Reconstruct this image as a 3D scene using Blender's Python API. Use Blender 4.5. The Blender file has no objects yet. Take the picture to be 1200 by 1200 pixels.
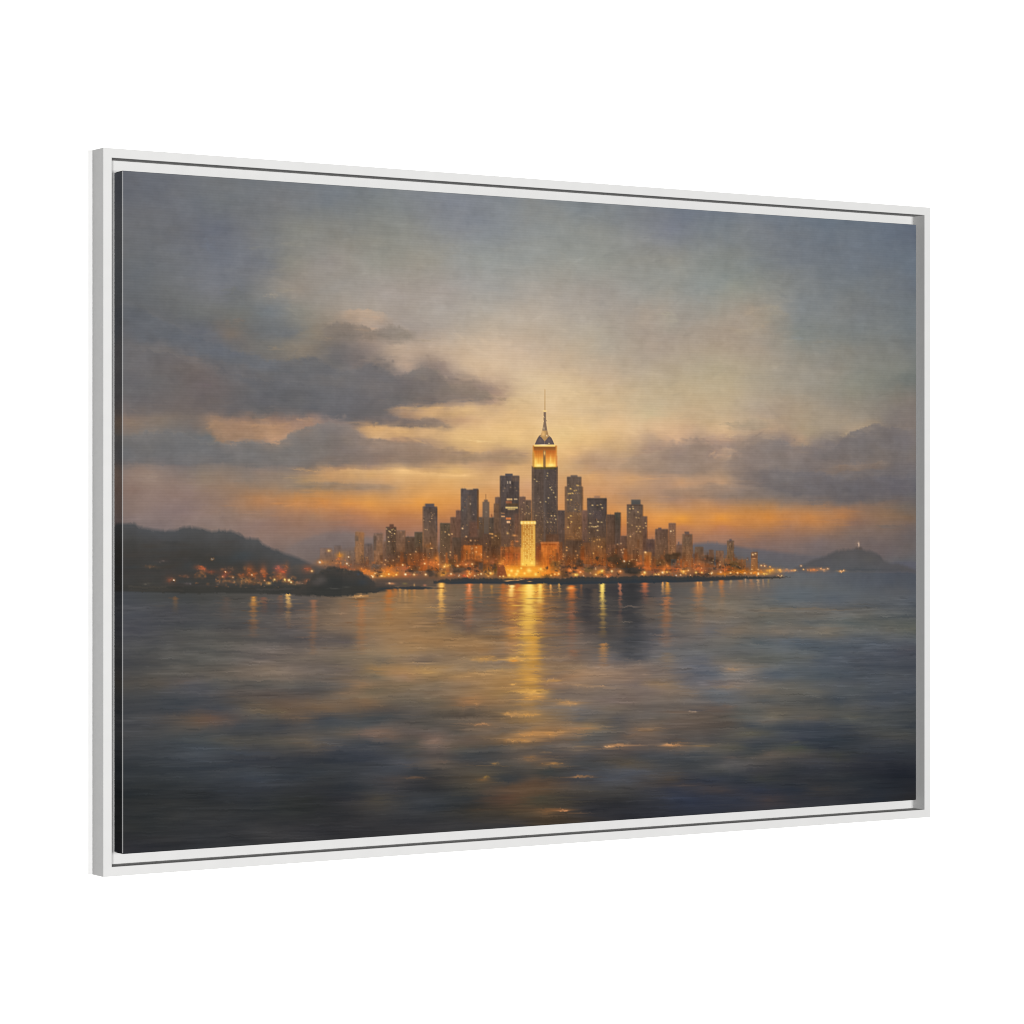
import bpy, bmesh, math
import numpy as np
from mathutils import Vector

SC = bpy.context.scene
COL = SC.collection

# ---------------------------------------------------------------- measures (metres)
W, H, D = .958, .6476, .0235          # floater frame: width, height, depth
LIP = .0084                           # front face of a rail
GAP = .0190                           # outer frame edge to canvas edge
CW, CH = W - 2 * GAP, H - 2 * GAP     # canvas
CY = .0011                            # canvas face lies this far behind the frame front
LEDGE = .0180                         # depth of the inner ledge behind the frame front
ZC = 1.55                             # height of the picture's middle above the floor

# ---------------------------------------------------------------- camera
TH = .5674
cam = bpy.data.cameras.new("camera"); cam_ob = bpy.data.objects.new("camera", cam); COL.objects.link(cam_ob)
cam_ob.location = (-1.0976, -2.3974, ZC); cam_ob.rotation_euler = (math.pi / 2, 0, -TH)
cam.sensor_width = 36; cam.lens = 36 * 3447.2 / 1200; cam.shift_y = .4 / 1200
cam.clip_start = .05; cam.clip_end = 60
SC.camera = cam_ob

# ---------------------------------------------------------------- light
world = bpy.data.worlds.new("World"); SC.world = world; world.use_nodes = True
bg = world.node_tree.nodes["Background"]; bg.inputs[0].default_value = (1, 1, 1, 1); bg.inputs[1].default_value = .10
def softbox(name, loc, target, size, power):
    l = bpy.data.lights.new(name, 'AREA'); l.shape = 'SQUARE'; l.size = size; l.energy = power
    l.color = (1, .995, .985)
    o = bpy.data.objects.new(name, l); COL.objects.link(o); o.location = loc
    o.rotation_euler = (Vector(target) - Vector(loc)).to_track_quat('-Z', 'Y').to_euler()
    return o
softbox("softbox_lamp", (-3.60, -7, ZC), (.45, 0, ZC), 1.0, 1085)
softbox("softbox_lamp", (1.75, -7, ZC), (.45, 0, ZC), 1.4, 655)
KEY = 2.75                            # brightness the lamps give a white front-facing card

SC.view_settings.view_transform = 'Standard'; SC.view_settings.look = 'None'
SC.view_settings.exposure = 0; SC.view_settings.gamma = 1; SC.view_settings.use_curve_mapping = False
SC.render.engine = 'CYCLES'; SC.cycles.filter_width = 1.05; SC.cycles.max_bounces = 10; SC.cycles.diffuse_bounces = 6

# ---------------------------------------------------------------- helpers
def link(name, me, mat, parent=None):
    o = bpy.data.objects.new(name, me); COL.objects.link(o)
    if mat: me.materials.append(mat)
    if parent: o.parent = parent
    return o

def new_mat(name):
    m = bpy.data.materials.new(name); m.use_nodes = True
    n = m.node_tree.nodes; return m, n, m.node_tree.links, n["Principled BSDF"]

def white_paint(name, col, rough, bump, scale):
    """smooth paint with the faintest mottling and roller grain"""
    m, n, L, b = new_mat(name)
    tc = n.new("ShaderNodeTexCoord")
    nz = n.new("ShaderNodeTexNoise"); nz.inputs["Scale"].default_value = scale; nz.inputs["Detail"].default_value = 4
    L.new(tc.outputs["Object"], nz.inputs["Vector"])
    mr = n.new("ShaderNodeMapRange"); mr.inputs[1].default_value = .3; mr.inputs[2].default_value = .7
    mr.inputs[3].default_value = .985; mr.inputs[4].default_value = 1.015
    L.new(nz.outputs["Fac"], mr.inputs[0])
    mx = n.new("ShaderNodeVectorMath"); mx.operation = 'SCALE'; mx.inputs[0].default_value = col
    L.new(mr.outputs[0], mx.inputs["Scale"]); L.new(mx.outputs[0], b.inputs["Base Color"])
    bp = n.new("ShaderNodeBump"); bp.inputs["Strength"].default_value = bump; bp.inputs["Distance"].default_value = .0004
    n2 = n.new("ShaderNodeTexNoise"); n2.inputs["Scale"].default_value = scale * 9; n2.inputs["Detail"].default_value = 2
    L.new(tc.outputs["Object"], n2.inputs["Vector"]); L.new(n2.outputs["Fac"], bp.inputs["Height"])
    L.new(bp.outputs[0], b.inputs["Normal"])
    b.inputs["Roughness"].default_value = rough; b.inputs["Specular IOR Level"].default_value = .08
    return m

# ---------------------------------------------------------------- the wall
M_WALL = white_paint("white_wall_paint", (.50, .50, .50), .8, .15, 30)
bm = bmesh.new()
bmesh.ops.create_cube(bm, size=1)
bmesh.ops.scale(bm, vec=(9, .12, 5), verts=bm.verts)
bmesh.ops.translate(bm, vec=(.4, D + .06, 1.9), verts=bm.verts)
me = bpy.data.meshes.new("wall"); bm.to_mesh(me); bm.free()
wall = link("wall", me, M_WALL); wall["kind"] = "structure"

# ---------------------------------------------------------------- the framed print
pic = bpy.data.objects.new("framed_canvas_print", None); COL.objects.link(pic)
pic.empty_display_size = .1
pic.location = (W / 2, 0, ZC - H / 2)
pic["label"] = "dusk city skyline over water printed on canvas, in a white floater frame"
pic["category"] = "picture"
def loc(x, y, z):                     # frame coordinates (x from left, z from bottom) to the thing's own space
    return (x - W / 2, y, z)

M_FRAME = white_paint("white_frame_lacquer", (.280, .280, .279), .75, .10, 60)
M_LEDGE = white_paint("white_ledge_lacquer", (.280, .280, .279), .75, .10, 60)

def rail(pts):
    """one mitred rail: four corners of its face, extruded to the frame's depth"""
    bm = bmesh.new()
    f = [bm.verts.new(loc(x, 0, z)) for x, z in pts]
    k = [bm.verts.new(loc(x, D - .0004, z)) for x, z in pts]
    bm.faces.new(f); bm.faces.new(k[::-1])
    for i in range(4):
        j = (i + 1) % 4
        bm.faces.new((f[j], f[i], k[i], k[j]))
    bmesh.ops.recalc_face_normals(bm, faces=bm.faces)
    long = [e for e in bm.edges if (e.verts[0] in f[:2] and e.verts[1] in f[:2]) or (e.verts[0] in f[2:] and e.verts[1] in f[2:])]
    bmesh.ops.bevel(bm, geom=long, offset=.0005, segments=3, profile=.5, affect='EDGES')
    me = bpy.data.meshes.new("frame_rail"); bm.to_mesh(me); bm.free()
    for p in me.polygons: p.use_smooth = False
    return link("frame_rail", me, M_FRAME, pic)
rail([(0, 0), (0, H), (LIP, H - LIP), (LIP, LIP)])
rail([(W, H), (W, 0), (W - LIP, LIP), (W - LIP, H - LIP)])
rail([(0, H), (W, H), (W - LIP, H - LIP), (LIP, H - LIP)])
rail([(W, 0), (0, 0), (LIP, LIP), (W - LIP, LIP)])
bm = bmesh.new()
bmesh.ops.create_cube(bm, size=1)
bmesh.ops.scale(bm, vec=(W - 2 * LIP - .0002, .0045, H - 2 * LIP - .0002), verts=bm.verts)
bmesh.ops.translate(bm, vec=(0, LEDGE + .00225, H / 2), verts=bm.verts)
me = bpy.data.meshes.new("backing_board"); bm.to_mesh(me); bm.free()
link("backing_board", me, M_LEDGE, pic)

# ---------------------------------------------------------------- the printed picture
# The picture is painted stroke by stroke into a colour raster in the canvas's own
# plane.  Positions below are layout units measured on a slanted print of it; LX / LY
# unwarp them so that the picture lies square on the canvas.
PW, PH = 1380, 920
rng = np.random.default_rng(7)
_s = (np.arange(PW) + .5) / PW
_t = (np.arange(PH) + .5) / PH
_r = 801.5 / 673.9
LX = (143.4 * (1 - _s) + 1073.9 * _r * _s) / ((1 - _s) + _r * _s)
LH = 801.5 / ((1 - _s) + _r * _s)
LY = 600.4 + (_t[:, None] - .5) * LH[None, :]
IMG = np.zeros((PH, PW, 3))

def upsize(a, h, w):
    """smooth bilinear enlargement of a small array"""
    y = np.linspace(0, a.shape[0] - 1, h); x = np.linspace(0, a.shape[1] - 1, w)
    y0 = np.clip(y.astype(int), 0, a.shape[0] - 2); x0 = np.clip(x.astype(int), 0, a.shape[1] - 2)
    fy = y - y0; fx = x - x0
    if a.ndim == 3:
        fy = fy[:, None, None]; fx = fx[None, :, None]
    else:
        fy = fy[:, None]; fx = fx[None, :]
    top = a[y0][:, x0] * (1 - fx) + a[y0][:, x0 + 1] * fx
    bot = a[y0 + 1][:, x0] * (1 - fx) + a[y0 + 1][:, x0 + 1] * fx
    return top * (1 - fy) + bot * fy

def noise(h, w, cy, cx, octaves=4, gain=.55):
    """soft fractal noise, cells of cy by cx texels, about -1..1"""
    out = np.zeros((h, w)); a = 1.; tot = 0.
    for _ in range(octaves):
        gh = max(3, int(h / cy) + 3); gw = max(3, int(w / cx) + 3)
        g = rng.standard_normal((gh, gw))
        k = np.pad(g, 1, mode='edge')
        g = (k[:-2, 1:-1] + k[2:, 1:-1] + k[1:-1, :-2] + k[1:-1, 2:] + 2 * g) / 6 * 1.6
        out += a * upsize(g, h, w); tot += a * a
        a *= gain; cy = max(1.01, cy / 2); cx = max(1.01, cx / 2)
    return out / math.sqrt(tot)

def parse(txt):
    P = []
    for line in txt.strip().splitlines():
        y, rest = line.split(':')
        for q in rest.split(','):
            v = q.split()
            if len(v) == 4:
                P.append((float(v[0]), float(y)) + tuple(float(k) for k in v[1:]))
    return np.array(P)

def field(P, stretch, c, X, Y, lam=.02):
    """smooth colour field through scattered paint samples (radial basis functions)"""
    p = P[:, :2] / np.array([stretch, 1.])
    phi = lambda d2: -np.sqrt(d2 + c * c)
    D = ((p[:, None] - p[None]) ** 2).sum(-1)
    n = len(P); A = np.zeros((n + 1, n + 1))
    A[:n, :n] = phi(D) - lam * np.eye(n) * 10
    A[n, :n] = 1; A[:n, n] = 1
    B = np.zeros((n + 1, 3)); B[:n] = P[:, 2:]
    Wt = np.linalg.solve(A, B)
    out = np.empty(X.shape + (3,))
    for i in range(X.shape[0]):
        d2 = (X[i][:, None] / stretch - p[:, 0]) ** 2 + (Y[i][:, None] - p[:, 1]) ** 2
        out[i] = phi(d2) @ Wt[:n] + Wt[n]
    return out

def win(x0, x1, y0, y1):
    c0 = max(0, np.searchsorted(LX, x0)); c1 = min(PW, np.searchsorted(LX, x1) + 1)
    if c1 <= c0: return None
    hs = LH[c0:c1]
    t0 = .5 + min((y0 - 600.4) / hs.min(), (y0 - 600.4) / hs.max())
    t1 = .5 + max((y1 - 600.4) / hs.min(), (y1 - 600.4) / hs.max())
    r0 = max(0, int(t0 * PH) - 1); r1 = min(PH, int(t1 * PH) + 2)
    if r1 <= r0: return None
    sl = (slice(r0, r1), slice(c0, c1))
    return sl, LX[None, c0:c1], LY[sl]

def lay(sl, a, col):
    IMG[sl] += a[..., None] * (np.asarray(col, float) - IMG[sl])

def ramp(d, soft):
    return np.clip(.5 - d / (2 * soft), 0, 1)

def rect(x0, x1, y0, y1, ct, cb=None, soft=.7, a=1.):
    w = win(x0 - 2 * soft, x1 + 2 * soft, y0 - 2 * soft, y1 + 2 * soft)
    if w is None: return
    sl, X, Y = w
    m = ramp(x0 - X, soft) * ramp(X - x1, soft) * ramp(y0 - Y, soft) * ramp(Y - y1, soft) * a
    ct = np.asarray(ct, float); cb = ct if cb is None else np.asarray(cb, float)
    f = np.clip((Y - y0) / max(1e-3, y1 - y0), 0, 1)[..., None]
    IMG[sl] += m[..., None] * (ct * (1 - f) + cb * f - IMG[sl])

def blob(x, y, rx, ry, col, a=1., p=1., rot=0.):
    k = 2.6
    R = max(rx, ry) if rot else 0
    w = win(x - k * max(rx, R), x + k * max(rx, R), y - k * max(ry, R), y + k * max(ry, R))
    if w is None: return
    sl, X, Y = w
    dx = X - x; dy = Y - y
    if rot:
        c, s = math.cos(rot), math.sin(rot)
        dx, dy = dx * c + dy * s, -dx * s + dy * c
    d = (dx / rx) ** 2 + (dy / ry) ** 2
    lay(sl, a * np.exp(-d ** p), col)

def skyline(pts, ybot, ct, cb, soft=1.2, a=1., rough=0., depth=40., botpts=None):
    """silhouette below a broken line"""
    xs = np.array([q[0] for q in pts], float); ys = np.array([q[1] for q in pts], float)
    w = win(xs[0], xs[-1], ys.min() - 6, max([ybot] + [q[1] for q in botpts or ()]) + 4)
    sl, X, Y = w
    top = np.interp(X[0], xs, ys)
    if rough:
        n = len(X[0]); top = top + rough * np.interp(np.arange(n), np.arange(0, n + 4, 3), rng.standard_normal(len(np.arange(0, n + 4, 3))))
    bot = np.full(len(X[0]), float(ybot)) if botpts is None else np.interp(X[0], [q[0] for q in botpts], [q[1] for q in botpts])
    m = ramp(top[None] - Y, soft) * ramp(Y - bot[None], soft) * a
    f = np.clip((Y - top[None]) / depth, 0, 1)[..., None]
    ct = np.asarray(ct, float); cb = np.asarray(cb, float)
    IMG[sl] += m[..., None] * (ct * (1 - f) + cb * f - IMG[sl])

def panes(x0, x1, y0, y1, dx, dy, dens, cols, size=.5, seed=None, lo=.35):
    """scattered lit windows of one facade"""
    for yy in np.arange(y0 + dy / 2, y1, dy):
        row = rng.random()
        for xx in np.arange(x0 + dx / 2, x1, dx):
            if rng.random() < dens * (.4 + 1.2 * row):
                c = cols[rng.integers(len(cols))]
                k = lo + (1 - lo) * rng.random() ** 1.6
                blob(xx + rng.normal(0, .3), yy + rng.normal(0, .2), size * (.7 + .6 * rng.random()), size * (.6 + .4 * rng.random()), c, k * .72)

SKY = """
200: 143 95 99 109, 220 104 108 116, 300 112 115 119, 380 117 121 127, 460 124 128 133, 540 125 131 138, 620 125 130 138, 700 121 127 134, 780 114 122 135, 860 104 115 129, 960 100 111 126, 1075 90 98 114
235: 143 98 102 111, 200 103 107 116, 260 112 115 118, 320 116 118 121, 380 120 124 127, 450 126 130 130, 520 128 132 140, 590 128 134 140, 620 130 134 136, 700 124 130 134, 780 116 124 136, 850 106 116 130, 920 108 118 130, 1000 100 112 126, 1070 92 100 116
268: 150 103 106 112, 210 106 109 117, 245 104 108 120, 300 120 121 122, 340 132 130 122, 400 132 132 128, 470 136 137 132, 530 132 136 142, 600 137 141 142, 660 141 143 138, 720 134 137 136, 780 125 128 136, 840 120 127 133, 900 118 124 132, 1000 108 117 128, 1065 96 105 120
305: 150 103 106 110, 210 112 113 116, 250 110 114 124, 300 118 119 123, 330 136 133 124, 380 147 140 132, 430 149 147 138, 500 153 150 140, 560 150 152 146, 620 150 152 146, 700 148 150 142, 780 145 144 136, 850 131 135 132, 920 118 124 131, 1000 112 120 130, 1065 100 110 122
340: 150 99 103 109, 200 108 110 112, 260 118 119 124, 285 112 114 116, 320 138 134 128, 345 150 141 130, 390 150 145 138, 450 160 152 144, 520 168 160 150, 580 160 158 150, 620 168 162 149, 700 164 158 147, 760 156 156 148, 840 143 148 144, 870 148 150 140, 930 130 133 132, 1000 118 123 126, 1065 106 114 124
365: 150 96 99 104, 190 100 103 108, 230 110 112 112, 280 112 112 108, 315 120 124 127, 350 138 134 124, 380 152 142 128, 430 168 158 145, 500 170 162 150, 560 176 168 152, 620 184 172 150, 700 174 165 148, 760 168 158 142, 840 155 152 142, 880 160 150 136, 930 138 140 138, 1000 124 127 128, 1065 112 119 124
390: 150 98 98 102, 200 99 101 107, 240 98 101 110, 272 116 108 102, 300 108 108 108, 340 112 114 116, 365 138 128 112, 395 142 130 120, 430 180 158 136, 455 158 146 134, 490 168 156 142, 540 182 170 150, 610 194 178 150, 700 180 170 147, 760 172 158 137, 840 170 156 136, 890 158 148 136, 930 135 138 132, 1000 128 130 126, 1060 118 122 122
410: 150 104 102 104, 190 106 104 106, 230 98 101 110, 262 97 101 110, 290 108 106 106, 320 120 118 114, 350 136 126 112, 385 118 113 110, 415 128 119 113, 440 150 135 122, 470 190 168 140, 520 198 176 146, 610 206 184 150, 700 186 173 146, 770 178 162 138, 840 176 162 138, 890 166 154 136, 940 145 142 132, 1000 136 134 126, 1065 122 124 122
430: 150 104 101 104, 200 108 103 102, 230 118 108 102, 262 96 100 109, 300 104 104 106, 340 110 106 104, 380 106 106 108, 430 118 110 107, 462 145 132 120, 480 188 164 138, 500 144 131 120, 520 160 142 126, 545 206 182 146, 610 214 190 150, 650 210 186 146, 700 198 178 144, 760 186 170 140, 840 180 168 139, 920 158 150 135, 980 148 142 130, 1065 126 128 123
445: 150 100 100 104, 200 106 103 104, 250 112 102 105, 300 108 104 104, 350 98 101 108, 385 104 104 108, 440 114 108 107, 480 126 116 111, 505 128 117 111, 535 150 134 120, 560 200 174 138, 610 220 195 150, 660 220 194 146, 700 206 182 143, 780 194 177 142, 850 186 172 140, 920 160 152 136, 1000 142 140 128, 1065 118 122 118
458: 150 104 102 104, 200 110 105 104, 250 112 102 104, 300 104 102 104, 350 100 102 108, 390 106 105 109, 440 112 106 107, 490 120 111 108, 530 138 124 112, 560 146 128 114, 585 178 152 124, 620 226 198 148, 680 216 190 142, 740 200 180 141, 840 188 172 138, 920 166 155 135, 1000 146 142 128, 1065 124 122 116
470: 150 110 104 104, 200 116 108 106, 250 112 103 101, 300 102 101 104, 350 108 106 108, 400 112 107 108, 445 116 108 107, 480 126 115 108, 510 138 122 112, 540 150 130 114, 575 178 150 122, 600 214 184 134, 640 225 195 143, 700 214 186 138, 760 198 178 138, 850 193 174 138, 920 172 156 132, 980 154 145 130, 1065 130 122 114
484: 150 120 109 104, 190 124 113 106, 240 122 110 104, 270 112 104 101, 310 108 104 104, 350 118 109 106, 390 120 111 109, 430 124 112 107, 455 124 113 108, 480 160 134 112, 510 206 168 120, 545 218 181 124, 600 222 186 130, 640 222 190 138, 700 210 182 136, 760 206 184 138, 830 196 172 134, 900 176 156 130, 960 166 151 128, 1010 148 138 124, 1065 126 118 114
492: 150 134 117 104, 185 128 116 106, 220 120 110 104, 245 150 126 106, 280 140 118 104, 320 138 116 104, 360 162 128 106, 395 130 116 110, 430 130 114 106, 460 132 116 108, 490 156 130 108, 515 150 126 106, 545 196 158 116, 600 224 187 130, 660 230 196 140, 720 222 188 138, 780 212 180 135, 830 198 172 132, 870 192 168 134, 910 176 154 125, 960 165 150 128, 1010 150 138 122, 1065 125 116 112
504: 150 126 113 104, 190 114 109 107, 225 118 110 106, 252 166 134 106, 290 158 128 104, 320 174 138 106, 335 166 133 108, 370 126 116 110, 410 136 122 114, 435 200 160 110, 470 205 165 114, 500 196 160 116, 540 214 176 122, 600 228 190 130, 660 231 197 139, 720 226 190 138, 770 214 178 134, 800 205 170 132, 850 214 180 138, 900 186 158 125, 950 170 152 125, 1003 168 148 124, 1022 124 116 112, 1070 128 118 112
514: 150 112 108 106, 200 107 107 110, 240 112 110 108, 262 160 130 106, 300 140 120 106, 318 178 141 112, 350 128 116 108, 380 122 114 111, 420 138 122 113, 440 204 168 128, 470 170 138 112, 500 184 150 114, 540 220 182 124, 580 230 192 132, 620 230 192 134, 660 230 196 136, 700 228 190 132, 740 206 172 130, 765 186 158 128, 790 206 168 130, 818 164 140 122, 850 180 150 125, 880 150 132 118, 915 146 128 116, 938 172 146 120, 965 140 128 120, 1000 122 114 112, 1060 120 111 109
524: 150 107 107 108, 210 108 108 111, 240 114 112 112, 290 110 108 109, 330 114 110 107, 380 124 114 110, 430 148 126 111, 460 146 124 109, 490 158 132 110, 520 172 142 112, 560 216 176 120, 600 220 183 126, 640 226 190 130, 690 224 184 128, 730 196 164 126, 760 168 142 122, 790 162 138 122, 815 154 132 120, 838 154 132 120, 862 140 125 115, 900 132 120 113, 940 146 129 116, 975 122 114 114, 1010 128 119 113, 1060 118 111 108
535: 150 108 106 108, 220 112 108 110, 260 116 112 112, 310 112 108 108, 370 120 110 104, 410 128 115 110, 450 150 125 110, 490 154 128 110, 520 160 132 110, 550 190 154 114, 580 172 140 112, 600 166 136 112, 640 222 180 122, 670 214 172 122, 700 192 158 124, 740 176 148 124, 780 150 130 120, 815 146 128 118, 850 158 136 119, 872 140 124 115, 920 138 122 114, 970 112 108 112, 1030 128 117 110, 1065 122 112 105
545: 150 116 108 105, 200 114 107 107, 260 122 113 108, 320 120 111 107, 360 124 112 105, 400 146 122 110, 440 162 132 110, 500 172 140 112, 550 190 152 114, 590 182 146 113, 640 214 170 116, 680 186 152 118, 710 180 148 120, 750 176 144 120, 790 158 134 119, 840 160 136 117, 880 132 119 114, 930 126 117 114, 975 136 119 109, 1020 124 113 110, 1065 114 106 105
553: 160 138 119 108, 220 128 116 108, 250 134 119 108, 300 136 119 108, 350 150 126 106, 380 182 144 107, 410 196 154 108, 440 206 162 110, 480 220 177 120, 540 222 178 117, 600 216 172 118, 660 204 164 116, 700 190 152 118, 750 186 149 118, 800 164 138 118, 850 166 139 115, 880 126 116 113, 930 118 112 113, 975 136 118 108, 1040 116 109 110, 1070 110 104 106
562: 165 142 122 110, 230 142 122 105, 280 132 118 108, 310 140 122 108, 350 160 134 105, 380 190 148 105, 420 186 148 108, 460 204 158 108, 500 214 168 112, 560 216 170 114, 620 212 166 116, 690 214 165 113, 740 206 160 115, 800 194 152 116, 850 182 146 115, 880 130 117 112, 930 112 109 112, 980 122 113 110, 1065 104 99 106
571: 150 137 114 102, 210 140 119 108, 260 148 121 100, 300 144 122 104, 340 146 126 108, 380 158 130 105, 430 166 135 110, 460 178 142 108, 500 205 158 105, 560 206 160 108, 620 206 158 116, 690 208 158 111, 740 194 152 114, 800 176 140 114, 850 156 130 112, 890 126 115 111, 940 114 108 109, 1000 110 105 108, 1065 101 97 105
580: 150 133 112 101, 210 138 116 107, 260 146 119 100, 300 160 124 94, 340 176 130 88, 375 182 136 90, 400 180 136 94, 440 196 144 90, 500 212 156 94, 560 212 156 96, 610 206 154 108, 690 202 150 106, 740 178 140 111, 790 160 130 112, 850 144 123 110, 900 128 115 108, 950 112 106 107, 1000 110 104 106, 1065 102 97 102
591: 150 132 112 102, 220 135 115 108, 270 152 119 96, 300 172 124 86, 340 186 130 81, 375 200 135 77, 410 210 142 76, 440 216 148 75, 500 224 154 76, 560 216 150 82, 620 204 146 95, 690 205 148 93, 760 194 144 98, 800 184 136 98, 850 178 132 96, 920 146 120 100, 990 124 109 102, 1065 113 104 99
600: 150 130 111 103, 210 131 112 108, 270 142 117 102, 310 152 118 97, 350 164 120 90, 390 176 124 86, 430 192 130 80, 480 200 134 76, 520 206 140 78, 580 196 136 84, 640 206 142 86, 700 212 144 82, 760 208 144 82, 800 210 146 80, 850 210 143 76, 920 186 130 82, 990 168 122 88, 1065 122 107 96
607: 150 127 110 105, 220 134 114 108, 300 146 118 102, 360 154 118 94, 420 172 120 88, 480 180 122 80, 540 186 124 78, 640 200 134 78, 700 210 140 74, 740 218 146 76, 770 222 148 72, 800 228 153 66, 850 224 148 66, 900 208 138 71, 950 196 132 76, 990 176 124 83, 1040 140 112 90, 1065 130 108 91
615: 150 122 108 104, 230 132 114 108, 300 140 114 104, 360 146 114 98, 420 158 114 92, 480 170 116 84, 540 172 116 80, 640 186 124 78, 740 196 128 78, 800 192 128 80, 850 188 125 83, 920 170 120 85, 1000 140 110 95, 1065 118 102 95
625: 230 128 112 106, 300 136 112 102, 350 140 113 100, 400 134 110 102, 450 146 110 94, 500 156 112 90, 560 158 110 84, 650 176 118 78, 740 184 118 76, 800 172 120 86, 850 166 118 90, 920 152 115 95, 1000 124 106 98, 1065 108 98 96
635: 300 130 110 104, 350 132 112 104, 400 124 107 102, 450 132 108 97, 500 146 110 92, 600 150 110 84, 740 164 112 84, 800 156 113 89, 850 150 113 95, 900 138 111 100, 960 124 106 101, 1020 112 100 98, 1065 106 97 95
648: 320 120 105 100, 380 118 104 100, 440 120 102 96, 600 130 100 84, 800 140 108 92, 880 126 106 100, 930 120 105 102, 1000 112 100 98, 1035 108 98 98, 1065 104 97 96
664: 330 105 95 92, 600 110 92 80, 850 106 98 96, 950 98 96 98, 1065 92 92 98
"""
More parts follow.
